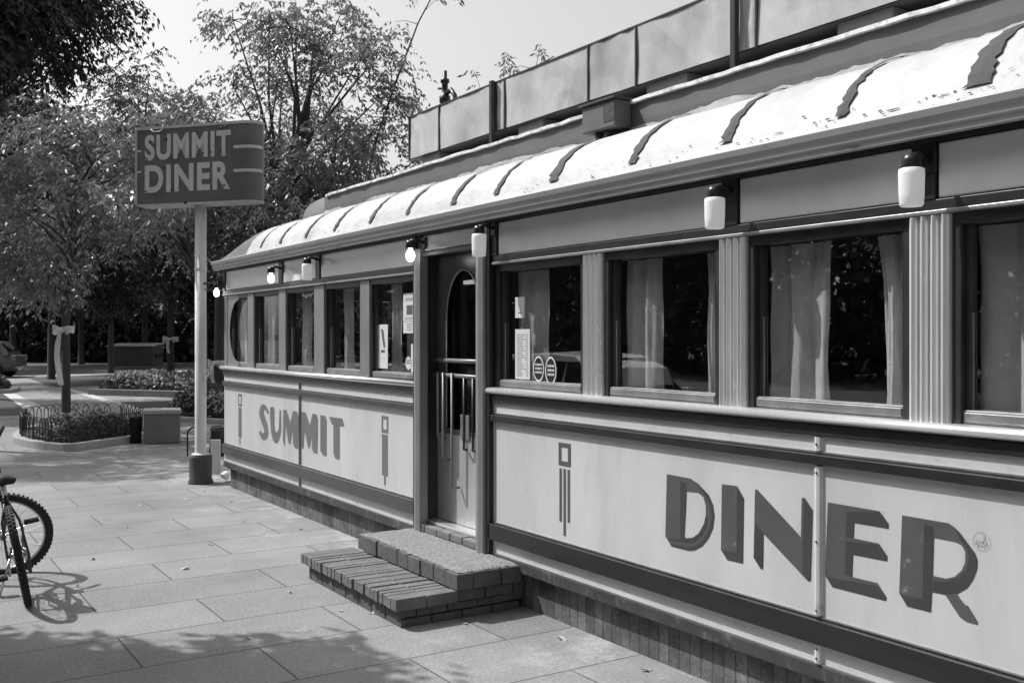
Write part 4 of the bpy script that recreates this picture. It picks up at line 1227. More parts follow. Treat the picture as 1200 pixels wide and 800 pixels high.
# unseen trees: street rows mirrored in the panes, others added to block sky
for k, (x, y, s_) in enumerate([(-14.2, 1, 1.15), (-14.4, 8, 1.2), (-14.3, 15, 1.2), (-14.6, 22, 1.2), (-14, -7, 1.1), (-4, -12, 1.1), (3, -14, 1.2), (-14, 30, 1.1), (-19, 4.5, 1.2), (-19, 12, 1.25), (-19, 19, 1.2), (-15, 28, 1), (-24, 8, 1.2), (-24, 18, 1.2)]):
    r = copy_tree(bgB if k % 2 else bgA); r.location = (x, y, 0); r.rotation_euler = (0, 0, k * 2.1); r.scale = (s_, s_, s_)
    r['label'] = 'tree out of view, in a set mirrored in the windows and added to block sky'; r['group'] = 'trees across the street'; r['category'] = 'tree'
# undergrowth closing the park behind (nobody could count it)
rs = np.random.default_rng(77)
n = 70000
uu = rs.uniform(-160, 640, n); zz = rs.uniform(66, 82, n)
hgt = 5.5 + 2.0 * np.sin(uu * .03) + 1.2 * np.sin(uu * .083 + 1)
xx = (uu - 600) * zz / 1185.0; c_, s_ = math.cos(YAW), math.sin(YAW)
C = np.stack([xx * c_ + zz * s_, zz * c_ - xx * s_, rs.random(n) ** .8 * hgt], 1)
me = quads_mesh('woodland', leaf_arrays(C, rs.normal(size=(n, 3)), .55, .33, rs), M['leaf_dark'])
wd = bpy.data.objects.new('woodland', me); COL.objects.link(wd); tag(wd, 'dense dark undergrowth closing the park behind the trees', 'woodland', kind='stuff')
n = 30000
C = np.stack([rs.uniform(-36, -26, n), rs.uniform(-20, 90, n), rs.random(n) * 8], 1)
me = quads_mesh('woodland', leaf_arrays(C, rs.normal(size=(n, 3)), .8, .33, rs), M['leaf_dark'])
wd = bpy.data.objects.new('woodland', me); COL.objects.link(wd); tag(wd, 'dark greenery far across the street outside the photo', 'woodland', kind='stuff')

# low planting
def inpoly(px, py, poly):
    ins = np.zeros(len(px), bool); j = len(poly) - 1
    for i in range(len(poly)):
        xi, yi = poly[i]; xj, yj = poly[j]
        c_ = ((yi > py) != (yj > py)) & (px < (xj - xi) * (py - yi) / (yj - yi + 1e-12) + xi)
        ins ^= c_; j = i
    return ins
def planting(name, poly, z0, hgt, n, size, seed, label, m='hedge', flower=0.0, fsize=.05, freq=2.2):
    rs = np.random.default_rng(seed); P = np.array(poly)
    lo, hi = P.min(0), P.max(0); cx, cy = P.mean(0)
    px = rs.uniform(lo[0], hi[0], n * 4); py = rs.uniform(lo[1], hi[1], n * 4)
    k = inpoly(px, py, poly); px, py = px[k][:n], py[k][:n]
    # distance-like falloff to the edge
    e = np.full(len(px), 9.0)
    for i in range(len(poly)):
        a = P[i]; b = P[(i + 1) % len(poly)]; d = b - a; L2 = (d ** 2).sum()
        t = np.clip(((px - a[0]) * d[0] + (py - a[1]) * d[1]) / L2, 0, 1)
        e = np.minimum(e, np.hypot(px - a[0] - t * d[0], py - a[1] - t * d[1]))
    dome = np.sqrt(np.clip(1 - (1 - np.clip(e / .35, 0, 1)) ** 2, 0, 1))
    hh = hgt * dome * (.78 + .22 * np.sin(px * freq * 3 + seed) * np.sin(py * freq * 2.6 + 1))
    pz = z0 + hh * rs.random(len(px)) ** .45
    C = np.stack([px, py, pz], 1); dr = rs.normal(size=C.shape) + np.array([0, 0, .5])
    root = empty(name, (cx, cy, z0), label=label, cat='planting')
    me = quads_mesh('foliage', leaf_arrays(C - np.array([cx, cy, z0]), dr, size, .3, rs), M[m])
    o = bpy.data.objects.new('foliage', me); COL.objects.link(o); o.parent = root
    if flower > 0:  # pale quads: blossom in the beds, painted-in sun on the hedge top
        nf = int(n * flower); id_ = rs.integers(0, len(px), nf)
        msk = np.sin(px[id_] * 2.3 + seed) + np.sin(py[id_] * 1.7 + .7 * seed) > -.3
        id_ = id_[msk]
        C = np.stack([px[id_] - cx, py[id_] - cy, hh[id_] * rs.uniform(.86, 1.08, len(id_)) + .01], 1)
        me = quads_mesh('blossom', leaf_arrays(C, rs.normal(size=C.shape) + np.array([0, 0, .3]), fsize, .42, rs), M['flower'])
        o = bpy.data.objects.new('blossom', me); COL.objects.link(o); o.parent = root
    return root
def kerb_ring(name, poly, hgt, w, m, label):
    P = [Vector((x, y)) for x, y in poly]; c_ = sum(P, Vector((0, 0))) / len(P)
    inner = [p + (c_ - p).normalized() * w for p in P]
    n = len(P); mb = MB(); v = []
    for p in P: v.append((p.x, p.y, -.02))
    for p in P: v.append((p.x, p.y, hgt))
    for p in inner: v.append((p.x, p.y, hgt))
    for p in inner: v.append((p.x, p.y, .01))
    f = []
    for i in range(n):
        j = (i + 1) % n
        f += [(i, j, j + n, i + n), (i + n, j + n, j + 2 * n, i + 2 * n), (i + 2 * n, j + 2 * n, j + 3 * n, i + 3 * n)]
    mb.add(v, f)
    o = mb.build(name, M[m], bevel=.012); tag(o, label, 'kerb')
    mb = MB(); mb.slab([(p.x, p.y) for p in inner], -.02, hgt * .55); tag(mb.build('bed_soil', M['sod']), kind='structure')
    return o
bed = [(2.02, 18.1), (1.98, 17.5), (2.08, 16.9), (2.25, 16.35), (2.46, 15.98), (2.62, 15.95), (3.62, 16.72), (4.35, 18.0), (4.1, 19.6), (3.2, 20.4), (2.3, 19.4)]
kerb_ring('bed_kerb', bed, .11, .16, 'concrete', 'pale curved kerb round the bed with the hoop fence')
planting('hedge', [(2.3, 17.9), (2.35, 17.0), (2.62, 16.35), (3.45, 17.0), (3.95, 18.1), (3.6, 19.3), (2.9, 19.6)], .06, .36, 15000, .055, 3, 'low dense hedge inside the hoop fence round the young tree', flower=.25, fsize=.04)  # the hedge's sunlit top is put in as pale quads
b1 = [(5.45, 31.2), (7.7, 27.9), (12.5, 27.5), (13, 32), (7, 34)]
kerb_ring('bed_kerb', b1, .18, .25, 'block', 'grey kerb of the long flower bed across the cross street')
planting('flower_bed', [(5.75, 31.2), (7.85, 28.3), (12, 28), (12.5, 31.5), (7, 33.5)], .15, .48, 16000, .11, 5, 'long low flower bed with pale blossom tops across the cross street', flower=.45, fsize=.08, freq=1.1)
b2 = [(4.9, 20.9), (5.9, 19.0), (9, 19.2), (9, 22.6), (6.2, 22.8)]
kerb_ring('bed_kerb', b2, .10, .2, 'concrete', 'kerb of the bushy bed just left of the sign pole')
planting('shrub_bed', [(5.15, 20.9), (6.05, 19.3), (8.6, 19.5), (8.6, 22.2), (6.3, 22.4)], .06, .62, 15000, .09, 9, 'bushy round topped shrubs just left of the sign pole', flower=.45, fsize=.06, freq=.9)
b0 = [(-.3, 35.2), (.2, 33.2), (3.7, 33.4), (4.1, 34.6), (3.6, 36.2)]
kerb_ring('bed_kerb', b0, .12, .2, 'concrete', 'kerb of the small bed at the left photo edge')
planting('corner_bed', [(.0, 35), (.4, 33.5), (3.5, 33.7), (3.8, 34.6), (3.4, 35.9)], .08, .62, 9000, .12, 13, 'small bed of low plants by the parked grey car at the left photo edge', flower=.12, fsize=.08, freq=1.3)

# hoop fence round the bed
hf = empty('hoop_fence', (3.0, 17.8, .11), label='low black fence of overlapping iron hoops round the tree bed', cat='fence')
fp_ = [(2.13, 18.05), (2.10, 17.5), (2.19, 16.95), (2.36, 16.42), (2.56, 16.10), (3.58, 16.88), (4.2, 18.0), (3.98, 19.5), (3.2, 20.2), (2.38, 19.3), (2.13, 18.05)]
for i in range(len(fp_) - 1):
    a = Vector(fp_[i]); b = Vector(fp_[i + 1]); L = (b - a).length; k = max(2, round(L / .2)); st = (b - a) / k
    mb = MB()
    mb.tube([(a.x, a.y, .17), (b.x, b.y, .17)], .006, 5)
    for j in range(k):
        s0 = a + st * j; s1 = a + st * min(j + 1.6, k) if j < k - 1 else a + st * (j + 1)
        c_ = (s0 + s1) / 2; w_ = (s1 - s0) / 2
        pts = [(s0.x, s0.y, .1)] + [(c_.x - w_.x * math.cos(t), c_.y - w_.y * math.cos(t), .34 + .12 * math.sin(t)) for t in [math.pi * q_ / 8 for q_ in range(9)]] + [(s1.x, s1.y, .1)]
        mb.tube(pts, .008, 5)
    mb.build('hoop_panel', M['iron'], hf, world=True, fix=False)
    mb = MB(); mb.tube([(a.x, a.y, .08), (a.x, a.y, .42)], .012, 6); mb.build('fence_post', M['iron'], hf, world=True, fix=False)

# ribbons tied round trunks
def ribbon(x, y, z, r_, size, rz, label, tail):
    o = empty('ribbon', (x, y, z), rz, label, 'ribbon', 'ribbons tied round tree trunks')
    mb = MB(); mb.lathe([(r_, -.05), (r_ + .008, 0), (r_, .05)], n=16); mb.build('band', M['ribbon'], o)
    for s_ in (-1, 1):
        v = []; f = []
        for i in range(9):
            t = i / 8; w = .07 * size * (.5 + math.sin(math.pi * t)) 
            xx = s_ * size * .30 * math.sin(math.pi * t * .93); yy = -r_ - .02 - .07 * size * math.sin(2 * math.pi * t)
            zz = .03 * math.sin(t * 3) - (.10 if s_ > 0 else .16) * size * t * t + .02 * math.sin(9 * t + s_)
            v += [(xx, yy, zz - w), (xx, yy - .004, zz + w)]
        for i in range(8): f.append((2 * i, 2 * i + 2, 2 * i + 3, 2 * i + 1))
        mb = MB(); mb.add(v, f, True); mb.build('bow_loop', M['ribbon'], o, fix=False)
    v = []; f = []
    for i in range(12):
        t = i / 11
        xx = -.06 * size - .05 * math.sin(t * 3.0) ; yy = -r_ - .03 - .03 * math.sin(t * 5)
        hw = .055 * (.5 + .5 * min(1, t * 4))
        v += [(xx - hw, yy, -tail * t), (xx + hw, yy - .02, -tail * t)]
    for i in range(11): f.append((2 * i, 2 * i + 2, 2 * i + 3, 2 * i + 1))
    mb = MB(); mb.add(v, f, True); mb.build('tail', M['ribbon'], o, fix=False)
ribbon(2.95, 18.9, 1.80, .085, .62, -YAW, 'white ribbon with a long hanging tail on the young tree in the fenced bed', .95)
ribbon(6.6, 22.2, 1.1, .15, .65, -YAW - .3, 'white ribbon bow on the trunk right of the sign pole', .45)
tx, ty = cam_xy(200, 39.6)
ribbon(tx, ty, 1.6, .23, 1.0, -YAW + .3, 'small white ribbon on the trunk seen under the lettered sign', .55)

# concrete block beside the bed
blk = empty('concrete_block', (4.0, 16.55, 0), R(-14), 'square concrete block seat beside the hoop fenced bed', 'block')
mb = MB(); mb.box(-.27, .27, -.27, .27, 0, .46); mb.build('block_body', M['block'], blk, bevel=.02)
mb = MB(); mb.box(-.29, .29, -.29, .29, .461, .53); mb.build('block_top', M['concrete'], blk, bevel=.02)
mb = MB(); mb.lathe([(.085, 0), (.085, .38), (.095, .39), (.09, .42), (.001, .44)], n=18)
o = mb.build('bollard', M['iron']); o.location = (3.62, 16.65, 0); tag(o, 'short dark post between the hoop fence and the concrete block', 'bollard')

# things by the pole
mb = MB(); mb.tube([(0, 0, 0), (0, 0, .30)] + [(.11 - .11 * math.cos(t), 0, .30 + .11 * math.sin(t)) for t in [math.pi * k / 8 for k in range(1, 8)]] + [(.22, 0, .3), (.22, 0, 0)], .012, 8)
o = mb.build('rack_hoop', M['iron']); o.location = (3.84, 14.45, 0); o.rotation_euler = (0, 0, -YAW); tag(o, 'small dark metal hoop standing left of the sign pole base', 'hoop')
pot = empty('plant_pot', (4.25, 14.3, 0), label='dark tapered pot behind the sign pole at the diner corner', cat='pot')
mb = MB(); mb.lathe([(.001, 0), (.15, 0), (.12, .34), (.13, .40), (.11, .41), (.10, .36), (.001, .35)], n=20); mb.build('pot_body', M['iron'], pot)
mb = MB(); mb.lathe([(.122, .345), (.135, .35), (.135, .37), (.124, .375)], n=20); mb.build('pot_rim', M['base'], pot)
mb = MB(); mb.box(-.06, .06, -.012, .012, 0, .42); mb.box(-.06, .06, -.03, -.012, .0, .03)
o = mb.build('pale_panel', M['pale'], bevel=.003); o.location = (3.62, 12.35, 0); o.rotation_euler = (0, 0, -YAW); tag(o, 'narrow pale board leaning upright at the far corner of the diner', 'board')
mb = MB(); rs_ = random.Random(6); 
v = [Vector((rs_.uniform(-1, 1), rs_.uniform(-1, 1), rs_.uniform(-.2, 1))).normalized() for _ in range(26)]
bmx = bmesh.new()
for p in v: bmx.verts.new((p.x * .075, p.y * .075, (p.z + .2) * .11))
bmesh.ops.convex_hull(bmx, input=bmx.verts); me = bpy.data.meshes.new('paper_bag'); bmx.to_mesh(me); bmx.free(); me.materials.append(M['ribbon'])
o = bpy.data.objects.new('paper_bag', me); COL.objects.link(o); o.location = (3.52, 11.62, 0.002); tag(o, 'crumpled white paper bag on the ground between pole base and diner corner', 'litter')

# dumpster in the shade
dp = empty('dumpster', (cam_xy(159, 54)[0], cam_xy(159, 54)[1], 0), -YAW, 'dim grey dumpster in the shade beneath the far trees', 'dumpster')
mb = MB(); mb.extrude([(-.75, .15), (-.85, 1.15), (.85, 1.25), (.75, .15)], -1.2, 1.2, 'X'); mb.build('dumpster_body', M['bin'], dp, bevel=.03)
mb = MB(); mb.extrude([(-.9, 1.17), (-.9, 1.22), (.9, 1.36), (.9, 1.27)], -1.25, 1.25, 'X'); mb.build('dumpster_lid', M['post'], dp, bevel=.01)
for s_ in (-1, 1):
    mb = MB(); mb.box(s_ * 1.21, s_ * 1.29, -.5, .5, .62, .78); mb.build('lift_pocket', M['iron'], dp)
for u, z, lab in ((16, 72, 'left of two small globe lamps in the far shade'), (36, 75, 'right of two small globe lamps in the far shade')):
    x, y = cam_xy(u, z); o = empty('globe_lamp', (x, y, 0), label=lab, cat='lamp post')
    mb = MB(); mb.lathe([(.06, 0), (.04, .3), (.035, 1.95), (.07, 1.97), (.001, 1.98)], n=12); mb.build('lamp_post', M['iron'], o)
    mb = MB(); mb.lathe([(.001, 1.97)] + [(.17 * math.sin(t), 2.14 - .17 * math.cos(t)) for t in [math.pi * k / 10 for k in range(1, 10)]] + [(.001, 2.31)], n=16); mb.build('globe', M['ribbon'], o)

# ------------------------------------------------------------------ cars
def car(name, label, paint_m, L=4.3, W=1.76, Ht=1.45, kind='hatch', group=None):
    c = empty(name, label=label, cat='car', group=group)
    hl = L / 2
    # side profile sampled along the length: z of bottom, belt and width factor
    st = [(-hl, .42, .80, .80), (-hl + .08, .30, .92, .93), (-hl + .5, .24, .98, 1), (-1.0, .20, .97, 1), (0, .18, .94, 1), (.9, .19, .92, 1), (hl - .75, .22, .84, .99), (hl - .3, .26, .74, .94), (hl - .06, .34, .62, .84), (hl, .42, .54, .72)]
    mb = MB(); v = []; f = []
    ring = [(0, 0), (.80, 0), (.97, .10), (1.0, .38), (.985, .66), (.93, .92), (.84, 1.0), (0, 1.03)]
    full = ring + [(-a, b) for a, b in reversed(ring[1:-1])]
    n = len(full)
    for x, zb, zt, wf in st:
        for a, b in full: v.append((x, a * wf * W / 2, zb + (zt - zb) * b))
    for j in range(len(st) - 1):
        for i in range(n):
            v0 = j * n + i; v1 = j * n + (i + 1) % n
            f.append((v0, v1, v1 + n, v0 + n))
    mb.add(v, f, True); mb.add(v[:n], [tuple(range(n))], True); mb.add(v[-n:], [tuple(range(n))], True)
    body = mb.build('body', M[paint_m], c)
    # cabin
    rear = -hl + (.18 if kind == 'hatch' else .12)
    bs = [(rear, .90), (hl - 1.35, .90)]
    tp = [(rear + (.45 if kind == 'hatch' else .18), Ht - .03), (-.2, Ht + .01), (.35, Ht - .02)]
    prof = [(rear, .93), (rear + .10, 1.12), tp[0], tp[1], tp[2], (.80, Ht - .20), (hl - 1.15, .92)]
    mb = MB(); v = []; f = []
    m_ = len(prof)
    for s_ in (-1, 1):
        for x, z in prof:
            k = (z - .9) / (Ht - .9); v.append((x, s_ * (W / 2) * (.93 - .20 * k), z))
    mid = [(x, 0, z + .03 * ((z - .9) / (Ht - .9))) for x, z in prof]; v += mid
    for i in range(m_ - 1): f += [(i, i + 1, 2 * m_ + i + 1, 2 * m_ + i), (2 * m_ + i, 2 * m_ + i + 1, m_ + i + 1, m_ + i)]
    f += [tuple(range(m_)), tuple(range(m_, 2 * m_))]
    mb.add(v, f); mb.build('cabin', M[paint_m], c, bevel=.03)
    def side(x, z, s_, o=.012):
        k = (z - .9) / (Ht - .9); return (x, s_ * ((W / 2) * (.93 - .20 * k) + o), z)
    for s_ in (-1, 1):
        wz0, wz1 = .97, Ht - .10
        for xs in ([(rear + .28, rear + .52, .02 + rear + .98, rear + .96)], [(-.72, -.72, .20, .16)], [(.26, .22, .50, 1.06 if kind == 'hatch' else 1.0)]):
            x0b, x0t, x1t, x1b = xs[0]
            mb = MB(); mb.add([side(x0b, wz0, s_), side(x1b, wz0, s_), side(x1t, wz1, s_), side(x0t, wz1, s_)], [(0, 1, 2, 3)])
            mb.build('side_window', M['cargl'], c, fix=False)
        mb = MB(); mb.box(.85, 1.02, s_ * W / 2 * .97, s_ * (W / 2 + .16), .95, 1.07); mb.build('mirror', M[paint_m], c, bevel=.03)
        mb = MB(); mb.box(-.15, .02, s_ * (W / 2 + .002), s_ * (W / 2 + .02), .80, .83); mb.build('door_handle', M['chromeglow'], c)
        for x in (-hl + .72, hl - .80):
            mb = MB(); mb.lathe([(.16, -.1), (.29, -.1), (.325, -.07), (.325, .07), (.29, .1), (.16, .1)], (x, s_ * (W / 2 - .07), .325), 28, 'Y'); w = mb.build('wheel', M['rubber'], c)
            mb = MB(); mb.lathe([(.20, .09), (.19, .105), (.06, .08), (.05, .11), (.001, .115)] if s_ > 0 else [(.20, -.09), (.19, -.105), (.06, -.08), (.05, -.11), (.001, -.115)], (x, s_ * (W / 2 - .07), .325), 20, 'Y'); mb.build('rim', M['chromeglow'], w)
        mb = MB(); mb.lathe([(.001, hl + .005), (.07, hl - .02), (.10, hl - .08)], (0, s_ * (W / 2 - .33), .64), 14, 'X'); mb.build('headlight', M['chromeglow'], c)
        mb = MB(); mb.box(-hl - .02, -hl + .10, s_ * (W / 2 - .30), s_ * (W / 2 - .08), .70, .92); mb.build('tail_light', M['post'], c, bevel=.02)
    # screens
    mb = MB(); k = .84
    mb.add([(hl - 1.12, -W / 2 * .84, .96), (hl - 1.12, W / 2 * .84, .96), (.50, W / 2 * .70, Ht - .07), (.50, -W / 2 * .70, Ht - .07)], [(0, 1, 2, 3)])
    mb.v = [(x + .035, y, z + .02) for x, y, z in mb.v]; mb.build('windscreen', M['cargl'], c, fix=False)
    mb = MB(); mb.add([(rear + .10 - .03, -W / 2 * .78, 1.10), (rear + .10 - .03, W / 2 * .78, 1.10), (tp[0][0] - .07, W / 2 * .68, Ht - .09), (tp[0][0] - .07, -W / 2 * .68, Ht - .09)], [(0, 1, 2, 3)]); mb.build('rear_window', M['cargl'], c, fix=False)
    mb = MB(); mb.box(hl - .08, hl + .03, -W / 2 * .7, W / 2 * .7, .34, .46); mb.box(-hl - .04, -hl + .1, -W / 2 * .78, W / 2 * .78, .42, .56); mb.build('bumper', M[paint_m], c, bevel=.03)
    return c
c1 = car('parked_car', 'pale hatchback at the kerb outside the photo, mirrored in the window right of the door', 'carwhite', L=4.1, Ht=1.56)
c1.location = (-2.2, 11.9, -.13); c1.rotation_euler = (0, 0, R(-90))
c2 = car('parked_car', 'grey car at the left photo edge beside the small corner bed', 'cargrey', L=4.5, W=1.8, Ht=1.5)
c2.location = (cam_xy(-43, 42)[0], cam_xy(-43, 42)[1], .0); c2.rotation_euler = (0, 0, -YAW + R(188))

# ------------------------------------------------------------------ bicycle: frame along +x, front wheel turned
WB = .95
bk = empty('bicycle', (.867, 6.955, 0), label='dark bicycle leaning on its kickstand at the left photo edge, front wheel turned', cat='bicycle')
bk.rotation_euler = (R(-10.5), 0, R(86))
WR = .318
def wheel(parent_, cx, spokes=28, knob=True):
    mb = MB(); mb.torus((0, 0, 0), WR - .024, .024, 'Y', 56, 10)
    for k in range(64):
        a = 2 * math.pi * k / 64
        for s_ in (-.012, .012):
            aa = a + (.04 if s_ > 0 else 0); cr_ = WR + .0005
            p = Vector((cr_ * math.cos(aa), s_, cr_ * math.sin(aa))); t = Vector((-math.sin(aa), 0, math.cos(aa))); rdir = Vector((math.cos(aa), 0, math.sin(aa)))
            hw = .008; v = []
            for dr in (-.006, .003):
                for dt in (-hw, hw):
                    for dy in (-.008, .008): v.append(p + rdir * dr + t * dt + Vector((0, dy, 0)))
            mb.add(v, [(0, 1, 3, 2), (4, 6, 7, 5), (0, 2, 6, 4), (1, 5, 7, 3), (0, 4, 5, 1), (2, 3, 7, 6)])
    w = mb.build('wheel', M['rubber'], parent_, fix=False)
    mb = MB(); mb.torus((0, 0, 0), WR - .052, .009, 'Y', 48, 8); mb.build('rim', M['silver'], w)
    mb = MB()
    for k in range(spokes):
        a = 2 * math.pi * k / spokes; b = a + (.5 if k % 2 else -.5); s_ = 1 if (k // 2) % 2 else -1
        mb.tube([(.022 * math.cos(b), s_ * .028, .022 * math.sin(b)), ((WR - .055) * math.cos(a), 0, (WR - .055) * math.sin(a))], .0013, 4, cap=False)
    mb.build('spokes', M['silver'], w, fix=False)
    mb = MB(); mb.lathe([(.001, -.055), (.010, -.055), (.012, -.035), (.026, -.03), (.016, -.02), (.016, .02), (.026, .03), (.012, .035), (.010, .055), (.001, .055)], (0, 0, 0), 16, 'Y'); mb.build('hub', M['silver'], w)
    return w
rw = wheel(bk, 0); rw.location = (0, 0, WR)
# rear cluster
mb = MB()
for i, r_ in enumerate((.028, .034, .040, .046)): mb.lathe([(r_ - .006, -.052 + .004 * i), (r_, -.052 + .004 * i), (r_, -.050 + .004 * i), (r_ - .006, -.050 + .004 * i)], (0, 0, 0), 20, 'Y')
mb.build('sprockets', M['silver'], rw)
head_b = Vector((.80, 0, .60)); head_t = Vector((.755, 0, .74)); bb = Vector((.40, 0, .28)); seat_t = Vector((.245, 0, .66)); rear = Vector((0, 0, WR))
mb = MB(); mb.tube([bb, head_b], .019, 10); mb.tube([seat_t - Vector((0, 0, .04)), head_t - Vector((0, 0, .02))], .016, 10); mb.tube([bb, seat_t], .016, 10); mb.tube([head_b + Vector((.004, 0, -.02)), head_t], .022, 12)
for s_ in (-1, 1):
    mb.tube([bb + Vector((-.02, s_ * .03, 0)), rear + Vector((0, s_ * .06, 0))], .009, 8); mb.tube([seat_t + Vector((0, s_ * .015, -.05)), Vector((.10, s_ * .05, .52)), rear + Vector((0, s_ * .06, 0))], .008, 8)
mb.lathe([(.022, -.036), (.022, .036)], tuple(bb), 14, 'Y')
mb.build('frame', M['frameblack'], bk, fix=False)
mb = MB(); mb.tube([seat_t, seat_t + Vector((-.012, 0, .09))], .012, 10); mb.build('seat_post', M['silver'], bk)
mb = MB(); v = []; f = []
sec = [(-.13, .075, .0), (-.09, .082, .012), (-.02, .07, .012), (.05, .035, .008), (.13, .018, .004), (.145, .010, -.004)]
for x, w_, z in sec:
    for a in range(10):
        t = 2 * math.pi * a / 10; v.append((x, w_ * math.cos(t), z + .024 * math.sin(t) - (.012 if abs(math.cos(t)) > .8 else 0)))
for j in range(len(sec) - 1):
    for a in range(10): f.append((j * 10 + a, j * 10 + (a + 1) % 10, (j + 1) * 10 + (a + 1) % 10, (j + 1) * 10 + a))
f += [tuple(range(10)), tuple(range(50, 60))]
mb.add([(x + .225, y, z + .775) for x, y, z in v], f, True); mb.build('saddle', M['rubber'], bk)
# crank, pedals, chain
mb = MB(); mb.torus(tuple(bb + Vector((0, -.045, 0))), .080, .004, 'Y', 32, 6); mb.torus(tuple(bb + Vector((0, -.045, 0))), .055, .004, 'Y', 28, 6)
for k in range(5):
    a = 2 * math.pi * k / 5; mb.tube([bb + Vector((0, -.045, 0)), bb + Vector((.08 * math.cos(a), -.045, .08 * math.sin(a)))], .005, 5)
cr_ = mb.build('chainring', M['frameblack'], bk, fix=False)
ca = R(65)
for s_, an in ((-1, ca), (1, ca + math.pi)):
    e = bb + Vector((.165 * math.cos(an), s_ * .065, .165 * math.sin(an)))
    mb = MB(); mb.tube([bb + Vector((0, s_ * .055, 0)), e], .009, 8); ck = mb.build('crank', M['silver'], bk)
    mb = MB(); pc = e + Vector((0, s_ * .06, 0))
    for dx in (-.032, 0, .032): mb.box(pc.x + dx - .004, pc.x + dx + .004, pc.y - .042, pc.y + .042, pc.z - .011, pc.z + .011)
    for dy in (-.042, 0, .042): mb.box(pc.x - .036, pc.x + .036, pc.y + dy - .004, pc.y + dy + .004, pc.z - .0105, pc.z + .0105)
    mb.build('pedal', M['rubber'], ck, fix=False)
mb = MB(); mb.tube([bb + Vector((0, -.045, .08)), rear + Vector((0, -.045, .042))], .004, 5); mb.tube([bb + Vector((0, -.045, -.08)), Vector((.03, -.045, .19)), rear + Vector((0, -.045, -.042))], .004, 5)
mb.tube([rear + Vector((0, -.06, 0)), Vector((.02, -.055, .24)), Vector((.035, -.05, .185))], .010, 6)
mb.build('chain', M['base'], bk, fix=False)
mb = MB(); mb.tube([bb + Vector((-.04, .03, -.01)), Vector((.28, .15, .03))], .008, 8); mb.build('kickstand', M['silver'], bk)
# steering assembly, local to an empty-free fork mesh turned about the steering axis
axis0 = head_b; steer = R(82)
fk_rot = Matrix.Rotation(steer, 4, Vector((-.32, 0, 1)).normalized())
def tf(p): return tuple(axis0 + fk_rot @ (Vector(p) - axis0))
whc = Vector((WB, 0, WR))
mb = MB()
for s_ in (-1, 1): mb.tube([tf((.805, s_ * .02, .60)), tf((.82, s_ * .055, .56)), tf((.865, s_ * .058, .44)), tf((WB, s_ * .058, WR))], [.014, .014, .013, .009], 8)
mb.tube([tf((.805, -.055, .585)), tf((.805, .055, .585))], .015, 8)
mb.tube([tf(head_b), tf((.725, 0, .84))], .013, 10)
fk = mb.build('fork', M['frameblack'], bk, fix=False)
mb = MB(); mb.tube([tf((.725, 0, .84)), tf((.75, 0, .90))], .016, 10); mb.build('stem', M['silver'], bk)
mb = MB(); mb.tube([tf((.66, -.30, .935)), tf((.70, -.17, .925)), tf((.75, -.06, .90)), tf((.75, .06, .90)), tf((.70, .17, .925)), tf((.66, .30, .935))], .0115, 10); hb = mb.build('handlebar', M['silver'], bk)
for s_ in (-1, 1):
    mb = MB(); mb.tube([tf((.655, s_ * .31, .937)), tf((.69, s_ * .19, .927))], .018, 10); mb.build('grip', M['rubber'], hb)
    mb = MB(); mb.tube([tf((.71, s_ * .17, .92)), tf((.755, s_ * .20, .90)), tf((.76, s_ * .29, .89))], .006, 6); mb.build('brake_lever', M['silver'], hb)
mb = MB(); mb.tube([tf((.76, .15, .92)), tf((.86, .08, .90)), tf((.84, .02, .75)), tf((.77, 0, .62))], .003, 5); mb.tube([tf((.76, -.15, .92)), tf((.85, -.06, .88)), Vector((.66, 0, .73)), Vector((.40, 0, .68))], .003, 5); mb.build('cable', M['rubber'], hb, fix=False)
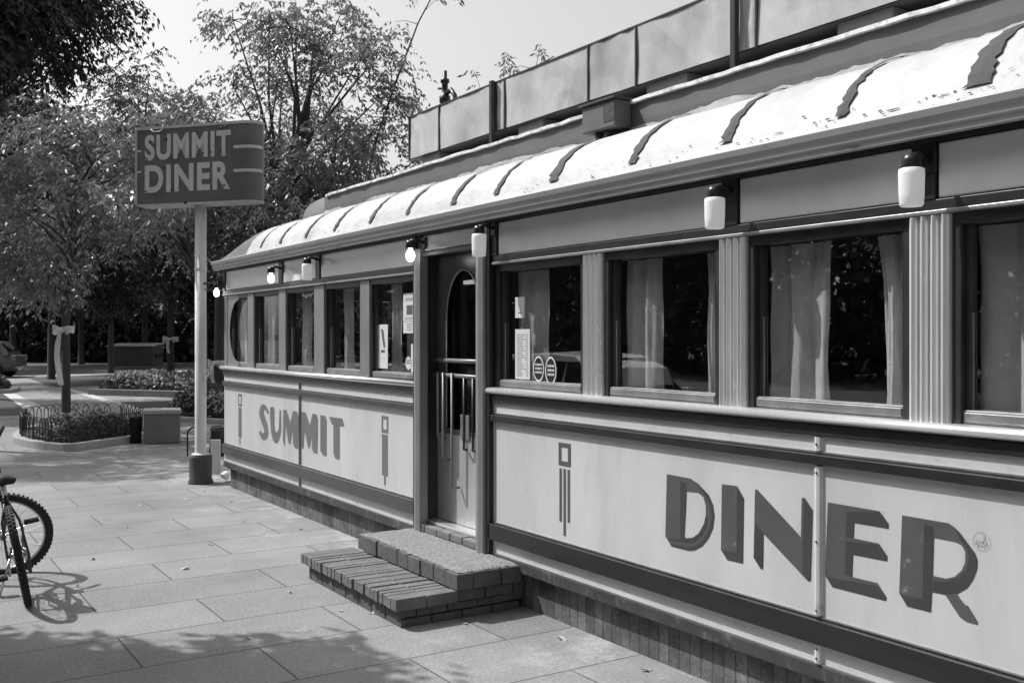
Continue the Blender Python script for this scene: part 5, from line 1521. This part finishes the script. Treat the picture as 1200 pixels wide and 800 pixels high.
fw = wheel(bk, 0); c_ = Vector(tf(whc)); fw.location = c_; fw.rotation_mode = 'MATRIX' if False else 'QUATERNION'
fw.rotation_quaternion = fk_rot.to_quaternion()

# ------------------------------------------------------------------ little things on the pavement
rs = random.Random(31)
proto = None
spots = [(1.95, 9.3), (2.3, 10.4), (3.1, 11.0), (2.8, 10.6), (1.5, 8.6), (1.45, 8.1), (1.2, 8.9), (2.35, 8.15), (2.9, 9.0), (1.95, 7.4), (2.35, 6.35), (1.8, 5.5), (2.45, 5.75), (2.6, 5.6), (3.25, 4.55), (2.9, 3.9), (3.3, 3.9), (2.7, 12.4), (3.0, 13.2), (2.2, 5.0), (3.2, 8.4), (3.15, 10.2), (2.95, 5.1)]
for k, (x, y) in enumerate(spots):
    if proto is None:
        mb = MB(); v = []
        for i in range(5):
            t = i / 4; w = .016 * math.sin(math.pi * (.1 + .8 * t))
            v += [(.06 * t - .03, -w, .004 + .012 * math.sin(t * 5)), (.06 * t - .03, 0, .002 + .006 * t), (.06 * t - .03, w, .006 + .01 * math.sin(t * 4 + 1))]
        f = []
        for i in range(4): f += [(3 * i, 3 * i + 1, 3 * i + 4, 3 * i + 3), (3 * i + 1, 3 * i + 2, 3 * i + 5, 3 * i + 4)]
        mb.add(v, f, True); proto = mb.build('fallen_leaf', M['crumb'], fix=False); o = proto
    else: o = proto.copy(); COL.objects.link(o)
    s_ = rs.uniform(.5, 1.1)
    o.location = (x, y, .003); o.rotation_euler = (0, 0, rs.uniform(0, 6)); o.scale = (s_, s_, s_)
    tag(o, 'small pale dry leaf lying on the sunlit paving slabs', 'leaf', 'dry leaves scattered on the pavement')
# overhead wire
mb = MB()
a = Vector((cam_xy(40, 30)[0], cam_xy(40, 30)[1], 11.2)); b = Vector((cam_xy(420, 26)[0], cam_xy(420, 26)[1], 7.2))
mb.tube([a.lerp(b, t / 12) + Vector((0, 0, -1.0 * math.sin(math.pi * t / 12))) for t in range(13)], .009, 4)
tag(mb.build('overhead_wire', M['base'], fix=False), 'thin overhead wire sagging across the sky above the sign', 'wire')
